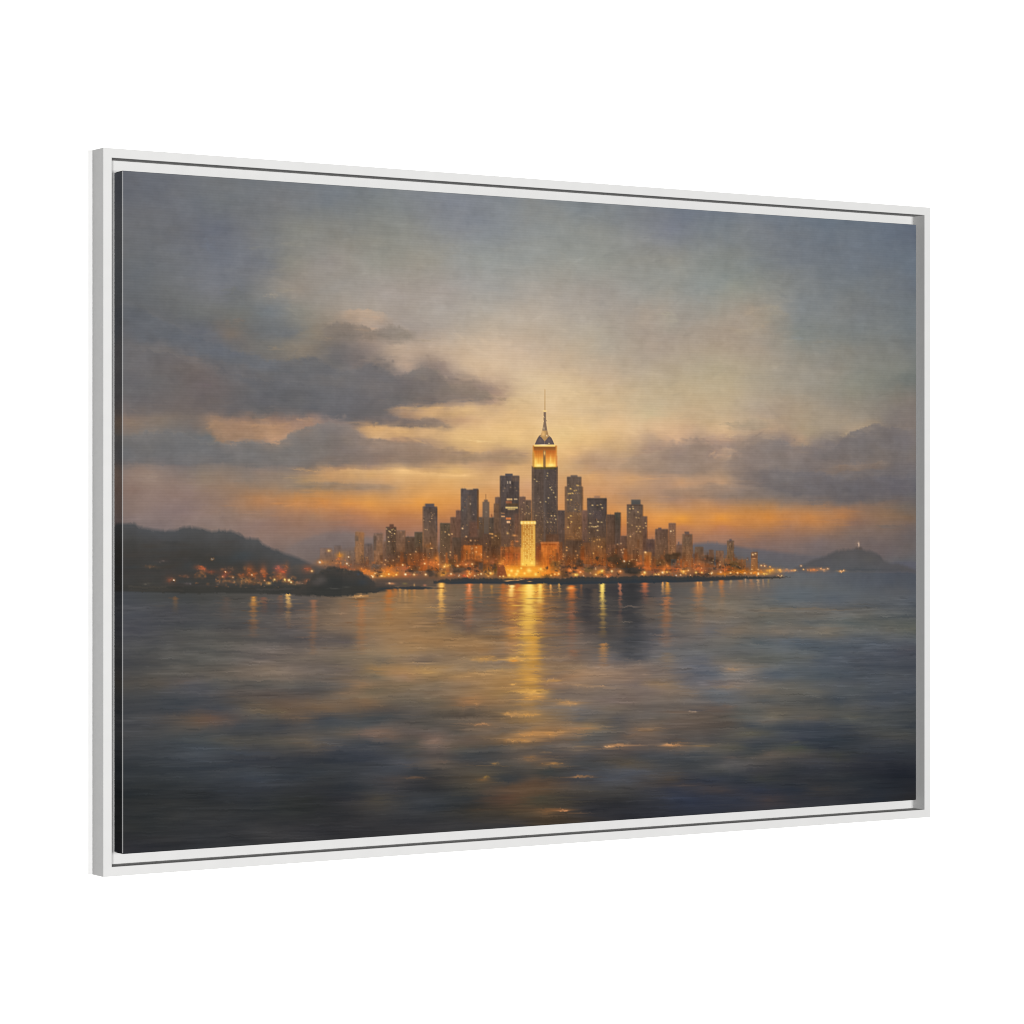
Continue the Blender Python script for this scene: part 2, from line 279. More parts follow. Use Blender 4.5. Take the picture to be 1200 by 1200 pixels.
WATER = """
672: 500 110 92 78, 700 90 80 72, 900 96 96 96, 960 92 92 96, 1010 82 84 92, 1065 78 80 90
684: 480 140 108 76, 600 120 96 70, 700 74 66 62, 800 96 84 76, 900 110 98 90, 960 97 95 94, 1010 90 92 98, 1065 82 84 92
692: 480 146 112 76, 690 66 62 62, 735 58 56 58, 770 82 76 74, 800 92 86 82, 835 112 99 89, 880 112 98 88, 930 95 98 102, 1000 92 94 98, 1065 86 86 90
702: 150 68 70 76, 200 69 71 73, 240 68 69 69, 285 78 75 71, 345 86 81 79, 390 104 90 78, 410 122 102 82, 440 132 106 80, 480 148 114 76, 500 128 102 78, 535 112 96 78, 575 96 84 72, 680 74 68 66, 720 72 68 66, 740 62 60 61, 770 92 84 80, 830 110 98 86, 860 110 99 86, 920 92 96 100, 980 86 90 98, 1060 84 86 92
718: 150 70 72 78, 205 71 71 75, 255 78 77 77, 310 86 81 77, 350 89 83 80, 390 116 99 84, 440 134 108 83, 480 150 115 77, 505 130 106 80, 525 122 100 78, 545 98 82 72, 565 104 88 74, 590 102 87 76, 670 90 78 70, 690 66 62 62, 725 78 72 68, 742 65 63 64, 765 92 84 78, 800 106 95 84, 850 118 102 86, 910 110 102 92, 960 106 98 90, 1010 97 93 88, 1065 88 88 88
730: 150 71 72 78, 205 74 74 76, 260 80 79 78, 310 90 84 80, 355 105 93 85, 390 121 103 87, 430 137 111 86, 470 150 116 80, 500 142 112 82, 545 99 83 72, 565 106 89 75, 590 104 88 76, 672 92 80 72, 690 68 63 62, 728 79 74 70, 744 66 64 66, 765 92 85 80, 800 109 96 85, 855 112 101 90, 905 101 97 90, 960 95 94 92, 1000 92 94 92, 1060 91 91 86
740: 150 72 72 78, 215 79 78 76, 265 84 81 78, 315 92 86 82, 350 92 86 84, 395 120 103 88, 430 138 112 86, 470 150 116 80, 500 145 115 84, 530 132 108 82, 548 110 92 78, 572 128 106 84, 590 112 98 84, 670 98 85 78, 690 74 68 66, 730 80 75 72, 745 68 66 68, 770 94 87 83, 800 110 97 86, 830 102 95 92, 860 124 106 88, 915 116 102 88, 970 112 102 90, 1030 96 92 86, 1065 90 90 84
752: 150 73 73 76, 220 82 80 77, 275 88 84 80, 330 93 87 83, 370 100 91 86, 405 96 87 82, 440 130 108 87, 480 147 116 83, 500 156 120 82, 540 146 114 80, 580 120 101 82, 600 116 100 84, 672 106 92 82, 700 88 80 74, 742 72 71 72, 770 96 89 86, 800 108 97 89, 850 107 98 88, 890 92 92 90, 940 84 88 94, 1000 80 84 92, 1065 76 80 88
763: 150 74 74 74, 230 86 84 80, 280 95 90 86, 325 108 98 92, 390 123 109 97, 440 135 115 92, 480 150 118 82, 505 140 114 86, 545 146 113 80, 580 120 103 88, 672 112 96 84, 710 96 88 82, 744 76 74 74, 770 98 91 88, 800 105 98 92, 835 107 100 93, 865 98 93 87, 905 91 91 90, 960 82 86 92, 1030 78 80 88, 1065 78 76 82
774: 150 75 74 74, 230 84 82 78, 275 92 88 84, 310 100 92 88, 350 106 96 88, 400 111 99 86, 450 116 102 86, 495 122 103 86, 540 132 110 87, 580 123 106 94, 650 132 110 92, 672 122 103 88, 720 110 100 94, 746 82 79 79, 770 110 101 94, 800 117 106 96, 835 105 98 94, 865 108 97 84, 900 98 94 85, 940 92 90 87, 1000 73 75 83, 1065 67 69 78
784: 150 76 75 74, 220 88 84 79, 275 98 91 84, 315 108 96 86, 350 112 100 92, 400 110 97 87, 440 142 114 81, 470 154 119 80, 500 160 126 83, 545 142 117 89, 580 144 121 93, 650 140 115 90, 672 148 122 96, 710 140 117 98, 750 134 113 96, 780 124 107 94, 835 103 97 95, 855 138 116 94, 880 114 102 90, 910 93 92 91, 960 79 82 88, 1040 72 74 82, 1070 68 70 78
792: 150 77 75 73, 190 86 82 77, 240 92 86 80, 290 104 94 86, 330 116 103 92, 390 104 94 86, 430 112 100 84, 470 148 116 88, 500 148 118 84, 550 166 129 88, 580 166 131 90, 605 172 134 88, 650 130 108 90, 680 162 128 98, 720 146 120 98, 770 126 108 94, 835 100 96 95, 850 112 104 98, 900 85 87 91, 960 69 75 82, 1040 77 79 85, 1070 72 74 80
802: 150 78 75 72, 190 84 78 72, 220 82 82 86, 255 84 83 82, 300 84 82 80, 340 88 84 80, 380 94 87 81, 405 132 105 80, 440 122 102 80, 470 122 102 78, 510 120 101 79, 555 134 107 79, 600 160 124 82, 655 140 112 90, 690 140 116 94, 745 116 99 88, 775 138 110 80, 800 110 98 90, 835 110 96 88, 855 130 110 94, 885 112 101 90, 920 96 90 83, 980 81 81 84, 1060 70 72 80
812: 150 72 72 72, 230 78 78 82, 275 84 78 75, 310 88 80 76, 350 86 80 77, 380 92 85 79, 430 114 101 83, 480 116 100 82, 510 112 95 77, 550 130 105 78, 600 150 118 78, 660 116 102 92, 710 125 108 93, 760 124 103 85, 800 118 100 84, 840 100 97 95, 900 108 96 83, 950 96 91 84, 1000 77 79 82, 1065 66 70 80
822: 150 69 70 72, 210 66 69 73, 260 74 73 74, 300 90 82 75, 345 96 82 72, 380 106 91 77, 430 126 101 77, 475 96 86 74, 510 106 92 75, 557 150 111 76, 600 140 109 76, 680 124 107 92, 720 118 101 90, 760 114 98 84, 800 108 96 86, 840 96 93 92, 860 94 90 88, 900 83 81 79, 960 69 71 75, 1030 66 70 80, 1065 62 66 74
832: 150 66 68 72, 210 62 66 72, 260 66 68 74, 300 97 87 76, 340 100 84 70, 385 111 91 72, 440 86 78 72, 490 88 80 73, 540 98 85 71, 570 100 86 72, 600 116 96 74, 670 104 96 90, 720 112 97 82, 780 104 91 80, 830 98 83 73, 858 92 88 82, 890 104 94 83, 960 82 80 76, 1000 84 82 80, 1060 70 71 73
843: 150 64 66 70, 195 76 72 70, 225 97 82 70, 250 98 80 70, 300 82 78 73, 350 98 84 72, 380 66 69 74, 440 70 72 73, 500 82 77 72, 560 104 89 75, 590 120 98 74, 620 142 112 75, 680 98 92 87, 730 88 82 78, 780 98 86 74, 835 99 87 76, 860 88 85 80, 900 106 98 86, 955 90 84 78, 1000 86 85 80, 1060 66 68 70
852: 150 62 64 69, 200 68 67 67, 225 82 74 68, 280 66 68 72, 330 67 67 69, 380 68 71 74, 430 74 74 74, 500 85 79 73, 560 118 97 78, 600 110 94 78, 640 132 104 76, 690 136 110 79, 730 90 84 79, 770 118 99 81, 805 98 84 74, 845 92 81 72, 880 74 75 77, 920 66 69 74, 960 60 64 73, 1000 55 59 67, 1065 52 56 62
860: 150 59 61 65, 240 66 69 71, 280 70 70 70, 330 80 77 74, 380 80 77 74, 415 92 83 74, 445 114 94 82, 490 90 80 76, 540 85 78 71, 590 104 89 74, 625 150 112 74, 670 126 102 79, 700 95 90 84, 745 116 97 82, 800 85 77 71, 845 84 77 72, 880 90 85 74, 910 68 71 76, 960 56 62 72, 1010 60 62 66, 1040 70 70 68, 1068 66 67 66
869: 150 56 58 62, 240 66 70 72, 270 80 78 74, 320 84 80 74, 350 97 86 74, 380 82 80 80, 430 66 69 74, 480 84 78 72, 510 125 102 89, 560 99 84 72, 600 140 108 75, 640 98 84 74, 690 83 81 79, 740 96 84 76, 790 92 82 76, 840 78 74 72, 880 68 69 72, 930 64 67 76, 980 50 56 64, 1040 58 60 65, 1065 62 63 64
877: 150 55 58 63, 230 60 67 75, 280 62 63 66, 330 74 72 70, 380 70 70 74, 430 62 66 74, 480 82 78 74, 515 104 90 82, 545 92 83 72, 590 74 72 70, 640 84 80 78, 685 104 90 78, 740 100 86 78, 790 104 90 78, 845 86 82 72, 880 62 66 70, 930 74 76 68, 970 50 54 62, 1020 50 56 66, 1065 48 53 60
886: 150 52 56 61, 240 56 63 72, 300 60 62 68, 350 62 62 65, 385 57 61 69, 430 61 65 75, 490 74 72 71, 520 84 76 72, 555 66 68 70, 600 78 72 68, 650 80 72 68, 700 74 72 73, 760 70 71 74, 800 66 70 76, 850 76 74 74, 880 70 70 68, 905 92 84 76, 940 74 70 68, 980 64 64 60, 1020 48 52 62, 1065 42 46 54
896: 150 50 54 58, 230 54 60 68, 300 64 66 72, 370 53 57 63, 430 56 60 68, 480 76 78 86, 520 94 84 76, 560 66 64 64, 600 80 74 68, 640 96 80 66, 690 66 66 66, 740 88 79 68, 800 67 69 71, 845 86 84 84, 880 76 74 74, 930 60 60 62, 960 52 54 62, 1000 46 48 56, 1065 38 42 52
906: 150 49 53 57, 230 50 56 63, 300 57 64 73, 370 50 56 63, 410 50 54 60, 460 62 66 74, 500 56 58 62, 560 84 77 67, 600 66 64 62, 640 60 63 62, 680 67 67 70, 740 70 74 84, 800 61 63 68, 840 62 64 66, 890 62 62 66, 930 48 52 58, 1000 44 48 54, 1065 36 40 50
915: 150 48 52 55, 230 49 55 61, 295 56 63 74, 370 48 51 55, 410 48 52 58, 465 70 66 66, 520 60 58 57, 565 84 72 58, 592 54 57 60, 625 88 71 58, 660 70 64 62, 720 71 75 85, 780 76 68 62, 838 52 58 72, 870 46 52 62, 900 58 60 60, 940 50 52 58, 1000 40 46 54, 1065 36 40 48
926: 150 47 50 52, 230 48 51 54, 300 50 54 62, 370 46 48 52, 410 49 52 57, 450 62 62 65, 520 52 52 53, 560 74 69 61, 600 94 75 60, 640 92 74 58, 690 66 62 58, 740 63 62 62, 800 50 54 68, 845 68 62 62, 890 48 54 70, 930 44 50 62, 960 54 52 52, 1010 38 44 54, 1065 38 40 46
938: 150 46 48 48, 250 46 48 50, 350 44 46 46, 400 50 50 54, 435 72 67 60, 500 52 56 62, 560 50 51 52, 600 90 68 54, 640 72 66 54, 690 54 52 52, 740 50 50 52, 800 44 52 72, 850 46 52 68, 900 62 56 58, 950 46 48 56, 1010 36 42 52, 1065 42 42 44
952: 150 45 47 48, 250 46 48 50, 350 45 47 47, 400 47 47 49, 480 50 52 56, 560 58 54 48, 600 70 60 48, 640 84 68 52, 690 46 46 50, 780 42 46 58, 860 48 48 56, 920 40 44 54, 1000 38 42 50, 1065 44 44 42
970: 150 44 46 46, 250 46 48 52, 350 48 48 51, 420 46 46 49, 500 48 48 51, 600 53 52 55, 640 60 52 42, 720 41 41 47, 850 38 40 46
995: 150 46 46 50, 250 46 48 51, 400 48 48 50, 600 48 46 46
"""
CLOUDS = (
    (492, 440, 12, 8, (136, 124, 114), .5), (508, 437, 9, 6, (134, 123, 114), .5), (520, 446, 16, 6, (130, 117, 110), .5), (545, 455, 18, 7, (136, 121, 110), .5), (572, 464, 16, 3.6, (148, 128, 112), .6), (587, 467, 8, 1.8, (158, 136, 114), .6), (545, 468, 22, 4, (126, 114, 110), .5), (500, 470, 24, 5, (118, 110, 110), .45),
    (470, 436, 6, 5, (190, 168, 138), .5), (476, 442, 6, 2.4, (196, 172, 140), .35), (448, 430, 12, 8, (118, 110, 107), .45), (440, 480, 26, 8, (114, 107, 108), .35), (410, 470, 26, 8, (116, 110, 110), .3), (455, 468, 8, 2.4, (158, 138, 118), .5), (475, 478, 14, 2.4, (186, 150, 112), .5), (505, 478, 20, 2.4, (206, 166, 116), .5),
    (455, 490, 20, 6, (120, 110, 108), .4), (480, 495, 12, 3, (132, 116, 106), .45), (507, 495, 13, 2.8, (146, 122, 104), .6), (520, 500, 12, 2.6, (164, 136, 108), .55), (440, 503, 18, 2.4, (204, 162, 112), .6), (425, 506, 6, 3, (200, 158, 114), .6), (434, 511, 3, 2.6, (216, 178, 136), .8), (470, 506, 22, 2, (208, 168, 118), .5), (433, 513, 3, 1.2, (214, 178, 138), .4),
    (450, 517, 22, 4, (146, 124, 110), .45), (480, 522, 24, 6, (154, 130, 112), .4), (420, 524, 24, 8, (126, 115, 110), .35), (540, 531, 20, 4, (160, 132, 112), .5), (580, 534, 22, 3.4, (172, 140, 114), .5), (605, 533, 14, 3, (168, 138, 114), .5), (500, 518, 6, 2, (196, 158, 120), .5), (515, 520, 5, 1.2, (214, 178, 136), .35), (565, 517, 16, 1.8, (236, 200, 142), .55), (585, 513, 14, 1.2, (236, 200, 140), .5),
    (470, 552, 16, 1.4, (236, 192, 136), .55), (480, 556, 12, 1, (234, 188, 130), .5), (450, 549, 10, 1.2, (222, 176, 120), .5), (428, 571, 26, 2.4, (160, 134, 112), .5), (400, 568, 18, 2.2, (156, 130, 108), .4), (455, 570, 14, 1.6, (172, 140, 112), .4), (470, 594, 40, 1.4, (232, 152, 70), .5), (420, 592, 26, 1.2, (214, 146, 80), .4), (550, 592, 22, 1.2, (222, 152, 84), .4),
    (428, 386, 12, 3, (196, 164, 138), .45), (438, 372, 10, 3, (176, 154, 138), .35), (405, 380, 12, 3, (150, 134, 122), .4), (470, 391, 14, 6, (142, 130, 118), .45), (455, 393, 10, 4, (140, 127, 118), .4), (400, 391, 16, 6, (132, 122, 116), .4), (425, 397, 10, 3, (150, 134, 122), .4), (385, 396, 8, 2, (150, 134, 118), .4), (440, 420, 12, 5, (126, 116, 110), .4), (437, 413, 4, 1.4, (176, 150, 126), .5), (500, 399, 12, 2, (172, 154, 134), .4),
    (258, 412, 18, 8, (97, 102, 114), .4), (275, 416, 14, 7, (96, 102, 114), .35), (240, 395, 20, 6, (101, 104, 110), .35), (275, 376, 10, 4, (122, 112, 104), .4), (312, 366, 12, 5, (120, 126, 128), .35), (318, 345, 8, 3, (152, 144, 132), .45), (335, 340, 10, 3, (148, 140, 128), .35), (300, 290, 12, 5, (124, 124, 122), .25), (345, 285, 16, 6, (142, 138, 128), .3), (205, 300, 10, 6, (112, 114, 116), .3), (245, 285, 8, 8, (108, 112, 122), .35), (275, 340, 12, 6, (110, 111, 108), .3), (230, 420, 12, 3, (116, 106, 100), .35), (345, 420, 14, 5, (126, 118, 108), .35), (322, 408, 10, 3, (138, 126, 112), .35),
    (250, 499, 10, 5, (166, 134, 106), .5), (262, 508, 8, 3.4, (172, 138, 108), .5), (300, 500, 22, 4, (162, 130, 105), .45), (310, 512, 10, 3.4, (180, 142, 112), .55), (318, 508, 14, 4, (172, 138, 108), .5), (330, 503, 8, 3, (170, 136, 110), .45), (352, 491, 8, 2, (164, 130, 108), .5), (365, 493, 8, 2, (158, 128, 108), .45), (300, 488, 12, 3, (120, 110, 104), .4), (275, 518, 14, 3, (116, 112, 112), .4), (335, 517, 14, 3, (120, 114, 112), .4), (240, 516, 10, 5, (112, 112, 114), .4), (205, 490, 6, 2, (136, 122, 108), .4), (160, 497, 14, 4, (134, 118, 104), .4), (175, 505, 16, 3, (120, 112, 107), .35), (215, 513, 18, 5, (108, 108, 111), .3), (300, 470, 14, 3, (104, 101, 104), .4), (325, 478, 14, 2.4, (126, 116, 112), .35), (240, 452, 12, 4, (116, 103, 108), .3), (355, 440, 16, 6, (99, 102, 109), .35), (190, 470, 14, 3, (118, 110, 106), .3),
    (178, 559, 8, 2, (150, 130, 116), .5), (175, 563, 12, 2, (146, 126, 114), .4), (213, 585, 3, 6, (146, 126, 116), .35), (230, 605, 18, 1.6, (142, 124, 116), .35), (286, 546, 4, 1, (150, 120, 102), .5), (265, 561, 12, 1.6, (128, 118, 110), .4), (360, 551, 14, 2, (182, 146, 108), .5), (340, 560, 14, 2, (158, 134, 108), .35), (350, 570, 16, 2, (136, 122, 110), .4), (310, 583, 22, 2, (176, 130, 92), .4), (345, 591, 22, 2.4, (192, 134, 86), .45), (290, 578, 16, 1.4, (164, 128, 98), .35),
    (790, 522, 14, 7, (166, 142, 126), .4), (805, 518, 10, 5, (156, 134, 120), .5), (820, 517, 10, 5, (152, 132, 119), .5), (815, 527, 18, 6, (148, 130, 119), .45), (840, 524, 10, 5, (156, 134, 120), .4), (770, 531, 14, 5, (160, 138, 122), .4), (740, 540, 18, 4, (178, 150, 124), .4), (700, 550, 20, 3, (186, 152, 120), .4), (800, 543, 24, 5, (150, 132, 118), .4), (838, 533, 8, 4, (196, 160, 130), .45), (845, 530, 6, 2.4, (198, 164, 134), .35), (770, 526, 6, 1.6, (190, 160, 130), .35), (835, 570, 18, 4, (154, 130, 112), .35), (800, 575, 22, 3, (168, 136, 112), .35), (760, 560, 26, 2, (204, 158, 114), .35),
    (870, 526, 10, 6, (140, 125, 115), .45), (885, 520, 12, 5, (142, 126, 115), .5), (915, 518, 10, 5, (136, 122, 112), .5), (905, 527, 14, 5, (132, 119, 112), .4), (925, 524, 7, 4, (140, 124, 114), .45), (935, 520, 6, 4, (172, 144, 120), .5), (862, 533, 8, 3, (176, 142, 118), .45), (880, 540, 14, 5, (130, 119, 115), .4), (900, 555, 18, 4, (118, 111, 110), .4), (945, 522, 8, 5, (150, 134, 118), .4), (965, 528, 12, 6, (134, 122, 114), .4), (975, 536, 14, 4, (114, 109, 111), .45), (998, 522, 14, 6, (122, 113, 110), .4), (1012, 510, 10, 7, (122, 115, 112), .5), (1025, 505, 9, 5, (122, 115, 113), .5), (1045, 515, 16, 8, (120, 113, 110), .35), (1003, 507, 6, 2, (176, 154, 126), .5), (990, 508, 8, 3, (166, 148, 124), .4), (1060, 500, 12, 8, (126, 117, 112), .35), (990, 550, 14, 2, (146, 122, 106), .5), (965, 553, 12, 2, (138, 120, 108), .4), (1030, 540, 18, 2.4, (134, 120, 110), .4), (1000, 568, 26, 4, (114, 108, 110), .35), (1050, 570, 20, 4, (104, 99, 106), .35), (930, 576, 22, 3, (116, 109, 108), .35), (960, 587, 26, 3, (112, 105, 104), .35), (1040, 585, 20, 3, (108, 101, 101), .3), (865, 500, 20, 3, (170, 150, 124), .3), (895, 492, 14, 2, (186, 162, 130), .35), (855, 510, 10, 2.6, (208, 176, 138), .35), (848, 515, 6, 3, (214, 176, 138), .45), (858, 497, 12, 2.4, (168, 150, 124), .4),
    (930, 607, 50, 1.6, (212, 138, 72), .35), (850, 604, 30, 1.6, (232, 152, 62), .4), (960, 612, 30, 1.6, (180, 124, 84), .35), (830, 607, 18, 1, (240, 166, 70), .5), (900, 596, 30, 1.6, (170, 128, 94), .35), (1030, 612, 14, 1.6, (142, 112, 94), .4), (1045, 618, 24, 3, (112, 101, 96), .35), (880, 622, 40, 1.6, (164, 118, 88), .3),
    (905, 370, 14, 5, (150, 146, 134), .3), (890, 382, 12, 6, (166, 150, 134), .3), (870, 388, 14, 5, (168, 154, 136), .3), (930, 396, 12, 5, (132, 136, 136), .3), (775, 367, 8, 2, (172, 164, 146), .4), (790, 376, 10, 3, (166, 156, 140), .3), (905, 360, 8, 3, (156, 152, 138), .3), (960, 400, 14, 4, (142, 138, 128), .3), (1010, 410, 14, 6, (132, 130, 124), .25))
BANKS = (
    # light gaps first, then the greys
    ([(392, 366), (420, 361), (440, 364), (462, 372)], [(392, 374), (462, 382)], [(392, (170, 148, 130)), (430, (194, 164, 138)), (462, (176, 156, 138))], .55),
    ([(372, 384), (392, 377), (415, 379), (436, 386), (452, 383), (468, 380), (484, 389), (492, 396)], [(372, 398), (420, 398), (455, 400), (492, 401)], [(372, (126, 118, 112)), (430, (134, 124, 116)), (492, (146, 134, 120))], .65),
    ([(139, 350), (165, 360), (190, 372), (218, 388), (250, 398), (290, 414), (314, 421), (340, 420), (366, 416), (385, 424), (400, 434), (418, 430), (435, 425), (452, 430), (464, 440), (476, 437), (484, 431), (496, 428), (508, 432), (518, 440), (530, 450), (543, 449), (553, 449), (566, 456), (582, 467), (592, 469)], [(139, 396), (190, 406), (250, 430), (300, 455), (340, 478), (400, 492), (444, 494), (455, 482), (470, 474), (501, 473), (540, 473), (575, 471), (592, 470)], [(190, (100, 103, 109)), (262, (96, 100, 108)), (340, (100, 102, 107)), (400, (104, 103, 106)), (450, (108, 105, 106)), (500, (122, 114, 110)), (540, (134, 121, 111)), (592, (154, 134, 114))], .72, 3.6, 6, 3.4),
    ([(446, 480), (470, 476), (500, 477), (540, 476), (575, 474), (592, 474)], [(446, 484), (470, 489), (520, 490), (592, 486)], [(446, (168, 138, 112)), (490, (204, 164, 117)), (592, (214, 178, 126))], .5, 2, 4, 1.5),
    ([(430, 488), (452, 485), (475, 490), (492, 491), (508, 489), (522, 496), (536, 500)], [(430, 497), (470, 500), (500, 503), (520, 505), (536, 504)], [(430, (114, 107, 107)), (480, (124, 112, 107)), (536, (150, 128, 108))], .7, 1.8, 2.4, 1.6),
    ([(139, 398), (190, 404), (240, 418), (300, 436), (360, 440), (420, 446), (470, 452)], [(139, 486), (230, 486), (300, 484), (380, 488), (470, 490)], [(139, (105, 102, 104)), (230, (108, 102, 103)), (300, (101, 100, 104)), (380, (105, 104, 107)), (470, (116, 109, 107))], .55, 9, 9, 3),
    ([(346, 491), (360, 488), (380, 491)], [(346, 498), (380, 498)], [(346, (160, 130, 110)), (380, (158, 130, 110))], .6),
    ([(238, 496), (262, 494), (300, 496), (330, 500), (342, 502)], [(238, 503), (262, 517), (285, 512), (318, 518), (342, 505)], [(238, (156, 128, 106)), (300, (164, 132, 107)), (320, (174, 138, 110)), (342, (162, 130, 108))], .7, 3, 2.4),
    ([(414, 500), (440, 499), (480, 500), (540, 502)], [(414, 503), (434, 513), (470, 511), (500, 514), (540, 520)], [(414, (190, 150, 110)), (440, (206, 164, 115)), (540, (216, 176, 124))], .65, 2, 2.2, 1.8),
    ([(141, 511), (170, 507), (196, 504), (215, 508), (236, 518), (262, 521), (290, 516), (327, 520), (340, 508), (358, 500), (375, 496), (392, 495), (410, 500), (423, 511), (440, 515), (462, 516), (480, 518), (496, 518), (514, 525), (530, 524), (549, 529), (580, 530), (612, 531), (625, 536)], [(141, 543), (314, 546), (383, 543), (436, 546), (488, 545), (550, 541), (625, 541)], [(141, (110, 108, 109)), (220, (112, 111, 112)), (300, (116, 112, 110)), (380, (122, 115, 111)), (440, (140, 122, 110)), (500, (156, 131, 111)), (560, (168, 140, 113)), (625, (178, 148, 116))], .72, 2.2, 4),
    ([(346, 566), (380, 564), (420, 566), (470, 569)], [(346, 573), (420, 574), (470, 573)], [(346, (144, 126, 108)), (420, (156, 131, 108)), (470, (176, 142, 110))], .6, 2, 2.4, 1.4),
    ([(384, 553), (410, 549), (440, 551), (470, 549), (500, 554), (560, 556)], [(384, 556), (450, 556), (560, 560)], [(384, (200, 158, 112)), (470, (232, 188, 130)), (560, (226, 182, 122))], .6, 1.4, 2.4, 1.4),
    ([(715, 545), (740, 538), (762, 530), (778, 526), (793, 521), (808, 519), (823, 517), (834, 520), (842, 527)], [(715, 551), (762, 554), (800, 556), (842, 552)], [(715, (186, 156, 127)), (762, (166, 143, 124)), (800, (155, 135, 121)), (842, (154, 134, 119))], .7, 2., 5),
    ([(834, 528), (850, 524), (866, 527), (872, 532)], [(834, 536), (872, 540)], [(834, (200, 164, 132)), (855, (206, 170, 136)), (872, (180, 148, 122))], .45, 2.5, 3),
    ([(846, 545), (856, 535), (866, 525), (876, 521), (888, 519), (902, 516), (914, 514), (922, 516), (928, 522), (940, 522), (949, 522), (962, 524), (974, 524), (984, 518), (992, 510), (1001, 504), (1014, 501), (1027, 498), (1045, 500), (1078, 502)], [(846, 553), (870, 566), (895, 576), (940, 588), (1001, 590), (1078, 582)], [(846, (148, 129, 116)), (880, (138, 123, 115)), (915, (132, 120, 113)), (950, (128, 117, 113)), (1000, (120, 113, 111)), (1078, (114, 108, 109))], .7, 2.2, 5),
    ([(880, 552), (910, 547), (950, 552), (990, 558), (1078, 556)], [(880, 566), (930, 580), (1000, 586), (1078, 580)], [(880, (122, 113, 112)), (940, (112, 107, 109)), (1078, (103, 99, 105))], .6, 4, 5),
    ([(968, 548), (990, 543), (1020, 542), (1050, 540)], [(968, 556), (1010, 553), (1050, 548)], [(968, (138, 120, 108)), (1000, (146, 124, 108)), (1050, (132, 118, 109))], .55, 2.5, 3),
    ([(770, 574), (800, 570), (850, 568), (900, 573)], [(770, 580), (830, 582), (900, 584)], [(770, (172, 140, 113)), (830, (152, 129, 112)), (900, (130, 117, 109))], .6, 3, 3, 1.5),
    ([(850, 499), (868, 493), (890, 490), (910, 496)], [(850, 504), (910, 503)], [(850, (172, 151, 125)), (910, (164, 148, 124))], .5, 2.5, 3),
    ([(862, 376), (876, 365), (892, 359), (908, 358), (922, 364), (932, 378)], [(862, 400), (900, 404), (932, 398)], [(862, (164, 152, 134)), (900, (160, 150, 134)), (932, (144, 140, 132))], .45, 3, 8),
    ([(765, 376), (776, 368), (788, 366), (806, 378)], [(765, 390), (806, 390)], [(765, (172, 163, 146)), (806, (164, 158, 144))], .4, 3, 6),
)
STEP = 3
gh, gw = PH // STEP + 1, PW // STEP + 1
gs = np.linspace(0, 1, gw); gt = np.linspace(0, 1, gh)
GX = np.broadcast_to((143.4 * (1 - gs) + 1073.9 * _r * gs) / ((1 - gs) + _r * gs), (gh, gw))
GY = 600.4 + (gt[:, None] - .5) * (801.5 / ((1 - gs) + _r * gs))[None, :]
# sky: soft scumbled clouds
wx = noise(gh, gw, 26, 40) * 6 + noise(gh, gw, 8, 12, 3) * 3.2
wy = noise(gh, gw, 22, 40) * 2.2 + noise(gh, gw, 7, 12, 3) * 1.9
damp = np.clip((690 - GY) / 120, .25, 1)
sky = field(parse(SKY), 1.7, 2., GX + wx * damp, GY + wy * damp)
# water: level strokes
wx = noise(gh, gw, 5, 34, 4) * 12
wy = noise(gh, gw, 7, 60, 4) * 1.5
water = field(parse(WATER), 2.6, 1.2, GX + wx, GY + wy)
grey = water.mean(-1, keepdims=True)
cool = np.clip((water[..., 2:] - water[..., :1]) / 12, 0, 1)
water = water + (grey - water) * .26 * cool
mid = np.exp(-((GX - 800) / 130) ** 2 - ((GY - 795) / 60) ** 2)[..., None]
water = water + mid * np.array([-4., 0., 6.])
open_ = np.clip((GX - 740) / 90, 0, 1)[..., None] * np.clip((900 - GY) / 90, 0, 1)[..., None]
water = water + open_ * np.array([1., 3.5, 4.5])
lift = np.exp(-((GX - 640) / 230) ** 2 - ((GY - 400) / 110) ** 2)[..., None]
g_ = np.minimum(sky[..., 0], sky[..., 2]) - sky[..., 1]
sky[..., 1] += np.clip(g_, 0, 20) * .6                       # no mauve in the greys
grey = sky.mean(-1, keepdims=True)
sky += (grey - sky) * (.22 - .2 * np.clip((GX[..., None] - 420) / 150, 0, 1)) * np.clip((sky[..., 2:] - sky[..., :1]) / 10, 0, 1)
sky = sky * (1 - lift * np.array([.04, .045, .012]))
warm = np.clip((sky[..., :1] - sky[..., 2:] - 12) / 45, 0, 1) * np.clip((540 - GY) / 60, 0, 1)[..., None]
sky += warm * np.array([-1., -1., 4.5])
sky = upsize(sky, PH, PW); water = upsize(water, PH, PW)
shore = np.interp(LX, [143, 300, 460, 520, 900, 935, 1074], [688, 689, 686, 682, 678, 671, 671])
m = np.clip((LY - shore[None]) / 2 + .5, 0, 1)[..., None]
IMG[:] = sky * (1 - m) + water * m

